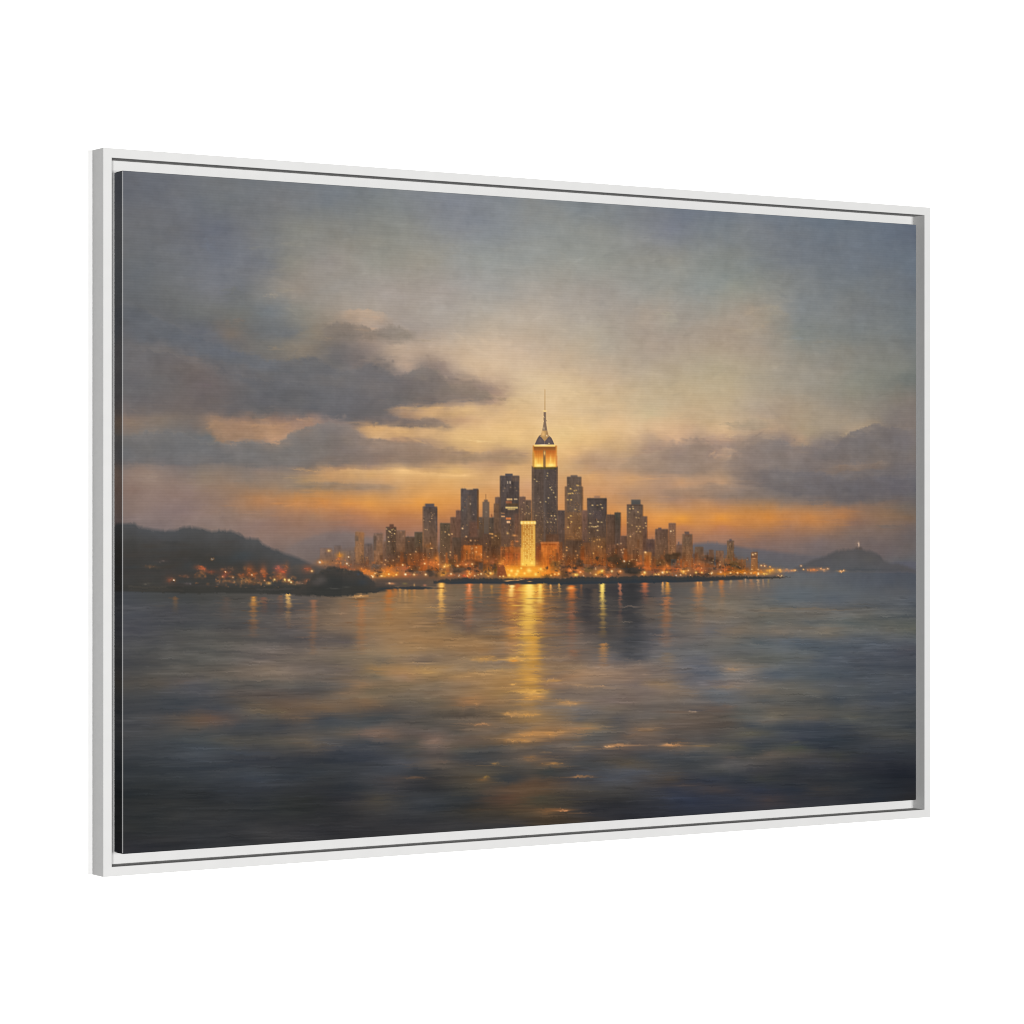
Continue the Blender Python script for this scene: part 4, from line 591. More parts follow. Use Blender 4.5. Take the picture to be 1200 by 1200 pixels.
for x in (395, 430, 470, 505, 545, 580, 655, 690, 720, 760, 800, 840):
    blob(x + rng.normal(0, 6), 660 + rng.normal(0, 3), rng.uniform(8, 18), rng.uniform(4, 8), (186, 104, 50), .13)

# ------------------------------------------------ tree masses along the quay
def bush(x, y, rx, ry, col=(62, 56, 50), a=.9, n=22):
    for q in range(n):
        k = 1 + rng.normal(0, .12)
        blob(x + rng.normal(0, rx * .5), y + rng.normal(0, ry * .45), rx * rng.uniform(.2, .45), ry * rng.uniform(.25, .5), np.array(col) * k, a)
for b in ((722, 656, 9, 5), (738, 664, 11, 7), (745, 668, 9, 6), (728, 660, 8, 5), (700, 654, 2, 2), (790, 652, 8, 5), (786, 658, 6, 5), (834, 658, 9, 5, (78, 70, 66)), (828, 655, 6, 3, (84, 74, 70)), (680, 660, 5, 5, (70, 62, 58)), (651, 663, 6, 5, (128, 96, 62)), (485, 668, 6, 4, (84, 70, 58)), (506, 670, 6, 5, (80, 66, 56)), (540, 667, 7, 4, (78, 64, 52)), (563, 664, 7, 5, (84, 64, 52)), (440, 664, 5, 3, (92, 76, 66)), (581, 666, 3, 6, (78, 66, 44)), (590, 671, 4, 4, (120, 70, 44)), (862, 662, 6, 3, (88, 76, 58)), (662, 672, 4, 5, (84, 62, 44)), (642, 676, 4, 3, (76, 62, 48)), (530, 660, 5, 5, (82, 66, 54)), (775, 660, 5, 4, (100, 80, 60)), (690, 668, 4, 4, (100, 78, 50))):
    bush(*b)

# rough paint on the facades, warmer towards the lamps
grain = noise(PH, PW, 5, 1.6, 2) * .035 + noise(PH, PW, 1.6, 1.4, 1) * .035 + noise(PH, PW, 12, 9, 2) * .05
IMG *= 1 + COV[..., None] * grain[..., None]
IMG *= 1 - (COV * np.clip((LX[None] - 410) / 70, .1, 1))[..., None] * np.array([.07, .11, .16])
hz = (COV * np.clip((450 - LX[None]) / 60, 0, 1))[..., None] * .35
IMG += hz * (np.array([118., 98., 88.]) - IMG)
IMG += (COV * np.clip((LY - 596) / 62, 0, 1))[..., None] * np.clip((LX[None] - 400) / 70, .2, 1)[..., None] * np.array([15., 3., -6.])
IMG = np.clip(IMG, 0, 255)

# ------------------------------------------------ lamp light on the quay
def glow(x, y, rx, ry, col, a=.8, rot=0.):
    blob(x, y, rx, ry, col, a * .75, .8, rot)
    for q in range(int(rx * ry / 3) + 2):
        blob(x + rng.normal(0, rx * .45), y + rng.normal(0, ry * .4), rng.uniform(.6, 1.6), rng.uniform(.5, 1.2), np.clip(np.array(col) * rng.uniform(.75, 1.3), 0, 255), .5)
def lamp(x, y, r=1.2, col=(255, 222, 160), a=1.):
    blob(x, y, r * 2, r * 1.7, (226, 140, 62), .4 * a); blob(x, y, r * .86, r * .8, col, a * .95)
OR = (226, 122, 42); DO = (190, 96, 46); YE = (250, 186, 74); RD = (196, 92, 54)
for g in ((398.5, 651, 4.5, 3.2, (210, 134, 50), .95), (397, 655, 4, 2, (200, 110, 54), .7), (380, 659, 6, 3, (176, 116, 68), .8), (393, 660, 6, 3, (176, 112, 68), .7), (404, 665.5, 6, 2.6, (190, 96, 54), .8), (412, 668, 5, 2, (170, 92, 54), .6), (428, 669.5, 8, 2.8, (224, 120, 44), .95, .38), (436, 673, 6, 2, (232, 130, 56), .7, .3), (455, 669, 8, 5, (226, 122, 44), .95), (458, 673, 13, 3.4, (236, 138, 44), .9), (445, 674, 8, 2.5, (222, 150, 64), .8), (475, 666, 5, 3, (196, 98, 52), .8), (476, 674, 10, 3, (170, 92, 56), .6), (496, 660, 8, 5, (160, 88, 50), .6), (507, 660, 7, 4.5, (206, 112, 52), .85), (512, 655, 3, 4, (206, 126, 56), .6), (523, 663, 6, 3, (228, 160, 76), .85), (519, 672, 5, 3.2, (236, 152, 56), .95), (528, 675, 6, 2, (180, 100, 56), .6), (543, 661.5, 8, 2.6, (206, 112, 56), .8), (551, 665, 5, 5, (196, 98, 44), .7), (551, 672, 6, 4.2, (232, 120, 48), .95), (545, 675, 5, 2, (206, 90, 50), .7), (572.5, 671, 6, 4.5, (222, 150, 60), .85), (578, 658, 4, 5, (150, 88, 56), .5), (600, 669, 10, 6, (248, 164, 52), .95), (612, 672, 16, 5, (252, 176, 60), .95), (625, 668, 12, 7, (250, 178, 66), .9), (637, 670, 8, 6, (240, 150, 56), .85), (590, 660, 4, 8, (220, 130, 56), .5), (652, 672, 5, 3.4, (220, 140, 64), .8), (669, 669, 5.5, 3.6, (220, 112, 48), .9), (680, 670, 4.5, 3.4, (222, 116, 50), .85), (674.5, 673.5, 4, 1.6, (250, 190, 90), .8), (703, 671.5, 6, 3.2, (240, 150, 54), .95), (714, 674, 6, 2, (206, 110, 56), .7), (726, 670, 3.5, 3, (224, 130, 66), .8), (749, 661, 5, 3.4, (190, 104, 54), .7), (756, 666, 5, 3, (200, 104, 50), .8), (755, 672.5, 4, 2.4, (226, 150, 66), .8), (768, 670, 5, 3, (170, 84, 54), .7), (781, 667, 5.5, 5, (224, 116, 46), .9), (780, 671.5, 6, 2, (244, 176, 90), .7), (770.5, 673, 4, 1.4, (240, 170, 84), .8), (793, 666.5, 7, 3, (196, 96, 48), .8), (802, 669, 5, 3, (236, 156, 62), .85), (818, 664, 7.5, 6, (192, 102, 46), .85), (822, 668, 5, 4, (196, 104, 54), .7), (848, 667, 6, 3, (206, 106, 56), .7), (848, 672.5, 12, 2, (208, 124, 40), .8), (868, 670.5, 12, 3, (206, 120, 34), .85), (888, 671, 12, 3, (210, 122, 40), .85), (903, 668.8, 7, 2.6, (244, 162, 62), .95), (897, 672.5, 6, 1.4, (236, 178, 90), .8), (914.5, 668.5, 3.4, 2.2, (236, 160, 76), .9), (923, 669, 4.5, 1.8, (220, 140, 86), .85), (931, 668.6, 3, 1.4, (206, 150, 100), .7), (953, 668, 6, 2.2, (222, 130, 70), .95), (965, 668, 5, 2, (206, 150, 106), .8), (986, 669, 4.5, 1.3, (196, 146, 96), .85)):
    glow(*g)
for q in range(85):
    x = rng.uniform(440, 880); y = rng.uniform(661, 674.5)
    if abs(x - 612) < 26 and y < 675: continue
    bush(x, y, rng.uniform(2, 5), rng.uniform(1.4, 3), [(70, 54, 44), (62, 50, 44), (84, 60, 46), (58, 52, 48)][rng.integers(4)], .5, 7)
# gilded tower on the quay
rect(611.2, 627.2, 612, 664, (186, 124, 58), (250, 198, 82), .8); blob(619, 640, 13, 26, (226, 150, 62), .22); rect(610.4, 628, 610.6, 614.6, (240, 190, 90), None, .6)
for x in (611.5, 615.8, 619.5, 623.5, 627): blob(x, 612.6, 1.4, 1.4, (255, 236, 160), .9)
for x in np.arange(613, 627, 1.95): rect(x - .35, x + .35, 616, 658, (170, 116, 48), (214, 160, 66), .45, .6)
for y in (616.2, 620.5, 625.5, 631.5, 637.5): rect(611.4, 627, y - .4, y + .4, (180, 124, 56), None, .5, .5)
for x in np.arange(614, 627, 1.95):
    for y in np.arange(616, 660, 2.1):
        if rng.random() < .62: blob(x, y, .6, .7, (255, 226, 132), .6)
        elif rng.random() < .3: blob(x, y, .6, .8, (170, 112, 46), .5)
rect(625, 627.4, 616, 662, (240, 190, 92), None, .7, .6); rect(610.2, 613, 642, 664, (246, 190, 84), None, 1, .6); blob(619.5, 660, 8, 4, (252, 208, 92), .7)
rect(591, 634, 663.5, 676.5, (242, 150, 44), (252, 174, 58), 1.6, .75)
for x, y, r in ((599.5, 669, 1.8), (607, 669.5, 1.9), (620, 668.6, 2.6), (605, 673, 1.6), (615, 672, 1.5), (634, 667, 1.6), (628, 673, 1.7), (597, 674, 1.5), (611, 666, 1.2), (613, 661, 1.2), (623.5, 660, 1.4)): blob(x, y, r, r, (255, 226, 116), .85)
w = win(578, 596, 658, 680); sl, X, Y = w
lay(sl, ramp((X - 588) - (Y - 662) * .32 - 2.2, .8) * ramp(662 - Y, 1) * ramp(Y - 676, 1) * ramp(583 - X, 1) * .8, (120, 64, 42))
glow(586.5, 660, 2.4, 4, (220, 136, 60), .7)
# lamps
for q in ((374.7, 659, 1.5, PALE), (385.2, 645.5, 1.3, (224, 190, 120)), (408.5, 652.8, .9, PALE), (406.5, 660.6, 1.2, PALE), (402.8, 668.8, 1.3, (236, 190, 150)), (410, 668.5, .9, (190, 150, 140)), (436.8, 675.8, 1.5, (255, 222, 170)), (439.5, 673, 1, (250, 200, 130)), (447.5, 675, 1, (250, 210, 140)), (455.7, 673, 1.1, (255, 226, 150)), (464.5, 673.6, 1.3, (252, 206, 110)), (475.2, 673.2, 1.5, (255, 240, 196)), (485.4, 673.4, 1.4, (236, 196, 140)), (499, 673.4, 1.4, (248, 214, 164)), (497.8, 660.6, 1.1, (250, 206, 150)), (472, 662.2, 1.1, (236, 206, 160)), (521, 664, 1.3, (252, 216, 140)), (514, 661.5, 1, (250, 180, 120)), (528.7, 672.7, 1.3, (240, 206, 160)), (538, 675, 1.1, (226, 190, 160)), (536.5, 663.2, 1.2, (246, 206, 150)), (553.5, 661.2, 1.2, (244, 200, 140)), (546.2, 661.6, 1, (240, 170, 110)), (550.4, 671.8, 1.4, (255, 200, 120)), (548, 674.5, 1, (250, 200, 120)), (564, 672.6, 1.2, (244, 214, 160)), (556.5, 674, 1, (226, 190, 150)), (560.5, 673.5, .8, (220, 180, 110)), (575, 671, 1.5, (255, 216, 130)), (572.3, 675, 1, (240, 190, 120)), (558.4, 678.3, .9, (226, 170, 130)), (590, 675.5, 1.2, (236, 196, 120)), (586, 675.6, .9, (220, 196, 140)), (655, 672.5, 1.4, (252, 200, 120)), (646, 674.5, 1.2, (240, 190, 110)), (650.5, 673, 1, (250, 206, 130)), (669.5, 668, 1.2, (250, 160, 100)), (680.5, 670.5, 1.3, (255, 190, 130)), (674.5, 673.7, 1.3, (255, 216, 120)), (684, 675, 1, (226, 180, 150)), (692.5, 671.5, .9, (190, 140, 110)), (705.6, 669.2, 1.9, (255, 222, 110)), (698.5, 673.5, 1.3, (255, 210, 130)), (717.3, 669.3, 1.5, (240, 214, 150)), (727.3, 669.6, 1.2, (255, 196, 140)), (712, 675, .9, (240, 180, 130)), (662, 678.2, .8, (150, 140, 140)), (755.8, 671, 1.6, (255, 226, 140)), (753, 673.5, 1, (250, 180, 110)), (776.7, 671, 1.3, (255, 222, 170)), (769, 673.4, 1, (250, 200, 130)), (772.3, 673.3, .9, (255, 206, 130)), (731.8, 657.7, 1.2, (226, 206, 180)), (782, 670.5, 1.2, (255, 190, 90)), (792.8, 674.3, 1, (190, 184, 180)), (798, 673.8, 1.1, (240, 190, 150)), (801.5, 670, 1.3, (255, 206, 120)), (807, 668.5, 1, (240, 190, 130)), (804, 672.5, .9, (220, 150, 80)), (809.5, 674, .8, (230, 190, 150)), (816, 671, 1.4, (255, 210, 120)), (822.8, 671, 1.2, (250, 206, 120)), (820.5, 676.4, .9, (170, 146, 130)), (834.4, 671.3, 1.5, (255, 234, 180)), (845, 670.6, 1.5, (255, 190, 140)), (856.5, 671.5, 1.3, (255, 206, 130)), (865.3, 671.5, 1.2, (250, 206, 140)), (874, 671.7, 1.2, (255, 206, 150)), (881.2, 671.7, 1.1, (244, 196, 130)), (889, 672, 1.3, (255, 226, 170)), (892.5, 662.8, 1, (236, 200, 140)), (896.6, 663.3, 1, (244, 212, 160)), (888.8, 667.5, .9, (220, 170, 110)), (895.5, 672.3, 1, (252, 206, 110)), (902.8, 664.3, .9, (246, 190, 110)), (905.7, 667.6, 1.2, (255, 190, 90)), (914.4, 667.2, 1.2, (255, 200, 110)), (912.5, 674.6, .9, (220, 180, 140)), (916.2, 674.7, .9, (210, 196, 150)), (932.2, 668.4, .9, (230, 190, 130)), (939.2, 663.2, .9, (220, 190, 160)), (942, 668, .9, (226, 186, 120)), (962.3, 667, .9, (236, 190, 150)), (970, 666.5, .9, (226, 190, 160)), (985.3, 668.5, .9, (234, 190, 150)), (989, 668.6, .9, (230, 190, 150))):
    lamp(*q)
for q in range(240):
    x = rng.uniform(380, 900); y = rng.uniform(655, 675) - 6 * math.exp(-((x - 620) / 90) ** 2) * rng.random()
    blob(x, y, rng.uniform(.5, 1), rng.uniform(.4, .9), [(230, 160, 90), (206, 110, 50), (90, 66, 52), (240, 200, 140), (70, 58, 52), (180, 90, 44)][rng.integers(6)], rng.uniform(.25, .7))
skyline([(330, 670), (346, 662), (358, 661.5), (368, 663), (384, 667)], 692, (80, 74, 70), (62, 60, 57), 2, .9, .3, 20)
# hill town lights at the left
for g in ((177, 664, 7, 1.8, (96, 76, 60), .8), (191, 657.5, 5, 1.8, (78, 70, 66), .7), (200, 679.5, 5, 3.4, (128, 80, 62), .85), (216, 675, 5, 2, (104, 76, 62), .8), (233, 665.5, 5, 2.4, (136, 80, 56), .8, .2), (237, 667, 5, 2.4, (178, 88, 54), .9, .3), (247, 670, 6, 2.4, (126, 74, 56), .8), (265, 671, 7, 4, (122, 72, 54), .8), (262, 675, 4, 3, (130, 74, 62), .8), (272, 667, 6, 3, (90, 70, 58), .6), (283, 675, 5, 3.4, (142, 82, 52), .8), (292, 668, 4.5, 6, (160, 90, 56), .9), (297, 674, 6, 5, (156, 86, 50), .85), (308, 669, 4, 6, (166, 92, 58), .9), (310, 674, 2.2, 4, (184, 90, 48), .8), (326, 666, 4.5, 4, (176, 90, 72), .9), (330, 671, 5, 4, (190, 86, 56), .9), (327, 676, 7, 3.5, (164, 96, 56), .8), (336, 664, 3, 5, (150, 88, 56), .5), (288, 681, 14, 3, (136, 98, 66), .75), (300, 683, 10, 2, (120, 84, 58), .6), (314, 684, 3, 1.6, (176, 148, 100), .7), (345, 684, 8, 2, (116, 92, 66), .6), (359.5, 667, 5, 4.2, (154, 84, 58), .9), (359, 681.5, 4.5, 3, (140, 88, 62), .85), (350, 683, 4, 2, (126, 96, 80), .7), (258, 684, 5, 2.4, (96, 80, 70), .6), (172, 684, 8, 1.6, (80, 76, 70), .6), (219, 684, 4, 1.4, (100, 92, 92), .6)):
    glow(*g)
for q in range(70):
    x = rng.uniform(228, 348); y = rng.normal(676, 5)
    blob(x, min(688, y), rng.uniform(1, 3), rng.uniform(.8, 2.4), [(156, 96, 60), (140, 90, 62), (172, 108, 64), (120, 82, 62)][rng.integers(4)], rng.uniform(.2, .45))
for q in range(90):
    blob(rng.uniform(245, 345), rng.uniform(672, 690), rng.uniform(.6, 1.6), rng.uniform(.5, 1.2), [(60, 58, 56), (150, 110, 76), (180, 130, 84), (74, 68, 64), (120, 70, 50), (56, 60, 64)][rng.integers(6)], .55)
for q in ((205, 680, 1.0, (250, 226, 210)), (249, 655.7, .9, (120, 122, 122)), (264.7, 670.3, .8, (240, 200, 170)), (260, 676, .9, (206, 130, 110)), (295.8, 673.8, 1.0, (244, 196, 160)), (309.8, 680.3, .8, (206, 150, 120)), (321.5, 680.2, 1.4, (216, 186, 120)), (333.2, 680.2, 1.5, (255, 222, 130)), (338.6, 680, 1.6, (255, 230, 160)), (341, 682.4, 1.2, (250, 220, 160)), (365.4, 669.3, 1.3, (236, 190, 130)), (315, 683.5, 1, (200, 170, 110)), (272.8, 677.5, .8, (170, 150, 140))):
    lamp(*q)

# ------------------------------------------------ quay wall, spits and the near bank
skyline([(141, 686), (200, 687.5), (250, 688), (300, 688), (345, 687), (372, 688), (400, 690)], 0, (58, 57, 54), (54, 54, 52), 1.2, .9, .3, 10, [(141, 693), (180, 694), (230, 695.5), (300, 695.5), (345, 696), (400, 699)])
for y, x0, x1, c in ((691.5, 150, 215, (70, 66, 62)), (688, 150, 195, (78, 72, 66)), (690.5, 300, 345, (76, 72, 70)), (686.5, 210, 260, (66, 62, 60))):
    rect(x0, x1, y - .7, y + .7, c, None, 1.2, .6)
skyline([(340, 693), (352, 690), (360, 683), (368, 675), (376, 669.5), (384, 665.5), (394, 664.5), (402, 667), (410, 669), (418, 668.5), (424, 671), (432, 676.5), (440, 682.5), (448, 684.5), (458, 686.5), (466, 689), (474, 691)], 0, (66, 61, 57), (54, 54, 52), 1.6, .95, 1., 16, [(340, 696), (360, 698.5), (385, 699.5), (405, 698.5), (430, 696), (450, 693), (474, 691)])
for q in range(26):
    x = rng.uniform(368, 432); blob(x, np.interp(x, [368, 384, 394, 410, 424, 436], [676, 666.5, 665.5, 669.5, 671.5, 680]) + rng.uniform(-.5, 4), rng.uniform(1.2, 3.2), rng.uniform(.8, 2), [(58, 56, 52), (72, 66, 58), (50, 52, 52), (64, 62, 62)][rng.integers(4)], .6)
blob(376, 680, 6, 5, (84, 78, 75), .75); blob(370, 683, 5, 3.5, (80, 74, 72), .6); blob(395, 684, 8, 6, (50, 50, 49), .6); blob(425, 682, 6, 4, (54, 60, 66), .6); blob(450, 690, 8, 2, (50, 58, 62), .7); blob(392, 690, 6, .8, (88, 86, 82), .5); blob(360, 693, 20, 2.5, (58, 58, 56), .6)
blob(420, 673, 1.6, 1.6, (62, 74, 92), .5); blob(406, 688, 4, .6, (86, 84, 78), .5)
rect(440, 512, 679, 688, (88, 74, 64), (78, 68, 62), 1.5, .8); blob(459, 684, 4.5, 1.3, (200, 136, 92), .8); blob(456.5, 683.6, 1.2, .9, (240, 196, 150), .9); blob(474.5, 684, 3, 1.2, (130, 112, 64), .6); blob(486.3, 686, 1, 2, (196, 150, 96), .7); blob(498, 686, 2, 1.4, (186, 120, 90), .7); blob(505, 682, 7, 3, (100, 82, 66), .6)
skyline([(462, 688.6), (475, 687.6), (490, 687), (500, 688), (508, 688.8), (520, 689)], 0, (56, 58, 60), (58, 56, 54), .8, .95, .2, 6, [(462, 690), (478, 691), (495, 691), (506, 690.2), (520, 689.8)])
skyline([(508, 681), (516, 679.5), (530, 678.6), (545, 677.2), (556, 677.5), (580, 678), (592, 677.8), (605, 678.8), (640, 677.5), (655, 678), (665, 677), (690, 676), (705, 677), (730, 676), (745, 675), (765, 675), (800, 676), (815, 675), (840, 676), (860, 675.2), (880, 675.6), (900, 676), (912, 676), (926, 676.4)], 0, (62, 58, 54), (48, 54, 60), .9, .97, .5, 6, [(508, 684), (530, 684.6), (560, 684), (600, 684.6), (640, 684.8), (660, 685), (700, 684.4), (740, 683.6), (800, 682.4), (850, 680.4), (880, 678.8), (905, 677.8), (926, 676.8)])
for x, y, r in ((598, 680.3, 5), (611, 679.2, 2.6), (606, 680, 3), (621, 681.5, 2.5), (594.5, 681, 3)): blob(x, y, r, .6, (216, 160, 100), .75)
blob(618, 678, 6, 1, (120, 60, 40), .6)

# ------------------------------------------------ reflections in the water
def streak(x, y0, y1, w, ct, cb=None, a=.85, fall=1.2, wob=.8, gaps=.5):
    w_ = win(x - w * 2.2 - 3, x + w * 2.2 + 3, y0 - 1, y1 + 1)
    if w_ is None: return
    sl, X, Y = w_
    ct = np.asarray(ct, float); cb = ct if cb is None else np.asarray(cb, float)
    f = np.clip((Y - y0) / (y1 - y0), 0, 1)
    n = Y.shape[0]
    jit = np.cumsum(rng.normal(0, .3, n)); jit -= np.linspace(0, jit[-1], n)
    k = np.interp(np.arange(n), np.arange(0, n + 2, 2), rng.random(len(np.arange(0, n + 2, 2))))
    ww = w * (.6 + .7 * k)[:, None] * (.9 + .35 * f)
    al = np.exp(-np.abs((X - x - wob * jit[:, None] * f) / ww) ** 2.4) * (1 - f) ** fall * ramp(y0 - Y, .8) * (1 - gaps * (1 - k)[:, None] * np.clip(f * 2, .2, 1))
    IMG[sl] += (a * al)[..., None] * (ct * (1 - f[..., None]) + cb * f[..., None] - IMG[sl])
for s_ in ((622, 690, 900, 34, (186, 128, 68), (150, 112, 74), .4, .9), (615, 686, 765, 30, (190, 110, 48), (160, 112, 68), .75, .7), (600, 686, 775, 11, (190, 112, 54), (176, 124, 72), .7, .7), (560, 686, 700, 28, (120, 88, 60), (110, 90, 70), .4), (560, 712, 745, 12, (96, 76, 64), (104, 88, 74), .5), (690, 690, 752, 6, (54, 52, 54), (64, 60, 60), .8, .6), (741, 684, 778, 11, (50, 50, 52), (68, 68, 68), .85, .5), (662, 686, 750, 5, (76, 70, 66), (84, 76, 72), .6), (545, 712, 740, 5, (84, 70, 60), (92, 78, 68), .6, .5), (582, 695, 735, 5, (88, 76, 66), (92, 80, 70), .5),
           (517.5, 683, 737, 4.2, (246, 178, 80), (200, 140, 76), .95, .55), (517.5, 684, 715, 2.2, (255, 210, 110), (240, 180, 84), .8, .7), (550, 684, 745, 4.2, (220, 116, 56), (140, 88, 64), .9, .8), (550.3, 685, 697, 1.8, (255, 170, 120), None, .8, .5), (564, 684, 712, 1.9, (220, 140, 76), (130, 96, 70), .8), (576.3, 686, 702, 1.6, (186, 130, 60), None, .8), (533, 686, 700, 4, (96, 86, 68), None, .4),
           (600, 686, 725, 4.4, (240, 176, 76), (220, 140, 60), .95, .7), (600.3, 686, 703, 2.6, (255, 226, 150), (250, 206, 110), .95, .4), (601, 735, 768, 8, (206, 138, 62), (190, 124, 66), .6, .5), (590, 684, 720, 3, (196, 104, 46), None, .6), (607, 684, 715, 4, (206, 98, 44), (180, 100, 54), .6),
           (620, 685, 835, 11.5, (255, 202, 82), (214, 150, 66), .95, .36), (621, 685, 745, 5.5, (255, 228, 124), (240, 180, 76), .95, .5), (633.3, 684, 748, 5, (246, 176, 72), (206, 138, 62), .9, .7), (633.3, 685, 708, 2.8, (255, 226, 120), None, .9, .4), (626, 745, 800, 7.5, (226, 164, 68), (214, 150, 66), .65, .5), (645.5, 686, 703, 1.5, (246, 176, 96), None, .9), (655.5, 684, 704, 1.6, (230, 170, 90), None, .85),
           (670, 686, 730, 5, (238, 128, 54), (160, 88, 54), .95, .7), (669, 688, 691, 3.5, (255, 180, 100), None, .8, .3), (670, 715, 765, 4.5, (150, 96, 72), (140, 92, 68), .6, .5), (672, 762, 775, 7, (166, 104, 66), None, .5), (681.5, 685, 705, 1.8, (150, 92, 58), None, .7), (698, 690, 745, 6, (110, 88, 70), None, .5),
           (706, 684, 748, 3.2, (255, 214, 100), (176, 128, 66), .97, .55), (706.3, 684, 712, 2, (255, 226, 120), None, .8, .5), (707.5, 754, 786, 5, (196, 136, 76), (170, 122, 82), .8, .6), (726.7, 684, 730, 2, (196, 122, 90), (120, 82, 70), .9, .8), (727, 720, 770, 5, (104, 84, 74), None, .4), (756, 683, 708, 3.8, (222, 118, 66), (140, 82, 74), .9, .6), (762, 700, 760, 9, (122, 98, 80), None, .5), (777, 683, 698, 1.7, (238, 170, 100), None, .9, .5), (782.5, 683, 705, 3.2, (240, 164, 64), (206, 120, 62), .95, .5), (782, 700, 760, 5.4, (180, 112, 70), (156, 104, 70), .85, .6), (782, 765, 812, 8, (136, 108, 78), None, .4), (819, 682, 735, 6, (206, 126, 66), (140, 108, 84), .8, .9), (818, 682, 695, 1.4, (240, 170, 96), None, .8), (822, 682, 694, 1.4, (236, 160, 84), None, .8), (820, 720, 758, 5, (130, 104, 86), None, .4), (834, 681, 692, 2, (196, 140, 80), None, .7), (846, 680, 712, 3, (220, 124, 54), (150, 108, 76), .9, .8), (845, 700, 745, 6, (124, 104, 84), None, .5),
           (857, 680, 694, 1.5, (190, 150, 100), None, .7), (868, 680, 692, 3, (176, 118, 76), None, .7), (874, 679, 692, 1.2, (206, 160, 118), None, .7), (881, 679, 692, 3, (190, 128, 84), None, .7), (889, 679, 695, 1.6, (214, 164, 116), None, .75), (894.6, 679, 691, 1.1, (200, 150, 106), None, .7), (901, 679, 690, 1.6, (176, 140, 80), None, .6), (862, 682, 720, 20, (122, 102, 86), None, .35),
           (205, 699, 722, 3.4, (122, 88, 60), (92, 82, 70), .8, .7), (297, 699, 748, 4.6, (190, 126, 62), (140, 94, 66), .9, .55), (297, 700, 712, 2.5, (220, 160, 76), None, .7), (309, 700, 724, 3.4, (138, 84, 64), None, .7), (265, 700, 745, 6, (104, 84, 74), None, .5), (329, 697, 728, 4.4, (130, 88, 64), None, .75), (337.8, 696, 738, 3, (200, 150, 86), (134, 98, 74), .95, .55), (338, 696, 708, 2, (230, 184, 106), None, .8, .4), (367.5, 703, 768, 4, (156, 108, 82), (150, 106, 72), .8, .45), (424, 702, 768, 5.4, (166, 110, 68), (156, 110, 74), .8, .45), (404, 703, 745, 6, (130, 98, 76), None, .5),
           (456, 691, 728, 4.6, (196, 112, 50), (168, 106, 58), .9, .6), (462.5, 690, 705, 3, (206, 120, 54), None, .7), (468.5, 690, 712, 1.8, (196, 138, 76), None, .85), (475.3, 691, 715, 1.8, (200, 146, 88), None, .85), (480, 691, 712, 1.6, (176, 118, 54), None, .7), (485.8, 691, 712, 1.8, (186, 128, 76), None, .8), (499, 690, 706, 2.4, (176, 124, 76), None, .7), (508, 690, 712, 2, (150, 108, 72), None, .6)):
    streak(*s_)
rect(414, 432, 697.6, 699.8, (190, 136, 80), None, .9, .6); blob(422, 699, 4, .7, (232, 180, 120), .8); blob(438, 695.3, 7, .5, (150, 124, 92), .6); blob(421, 702.5, 9, 1.6, (112, 78, 48), .6)
blob(517.5, 686, 3, 1.6, (255, 190, 90), .8); rect(512, 521, 688.9, 689.8, (96, 54, 30), None, .5, .8)

# ------------------------------------------------ ripples: long low crests, finer with distance
near = np.clip((LY - 700) / 260, 0, 1); wet = np.clip((LY - 696) / 14, 0, 1)
slant = np.roll(np.arange(PW), 0)[None] * .012
def crest(cy, cx, sharp):
    n_ = noise(PH, PW, cy, cx, 3, .5)
    rows = np.clip(np.arange(PH)[:, None] + slant * rng.choice([-1, 1]) * 3, 0, PH - 1).astype(int)
    n_ = n_[rows, np.arange(PW)[None]]
    return np.sign(n_) * np.abs(n_) ** sharp
rip = crest(3.2, 34, .9) * (1 - near) * .8 + crest(5.5, 46, .9) * (.35 + .65 * near) + crest(9, 90, 1.) * .6 * near + crest(2.4, 26, 1.) * .35
rip = rip * wet * (.75 + .25 * noise(PH, PW, 40, 120, 2))
lum_ = IMG.mean(-1, keepdims=True)
IMG += rip[..., None] * np.clip(lum_, 30, 140) * np.where(rip[..., None] > 0, np.array([.105, .096, .086]), np.array([.100, .086, .068]))
IMG = np.clip(IMG, 0, 255)

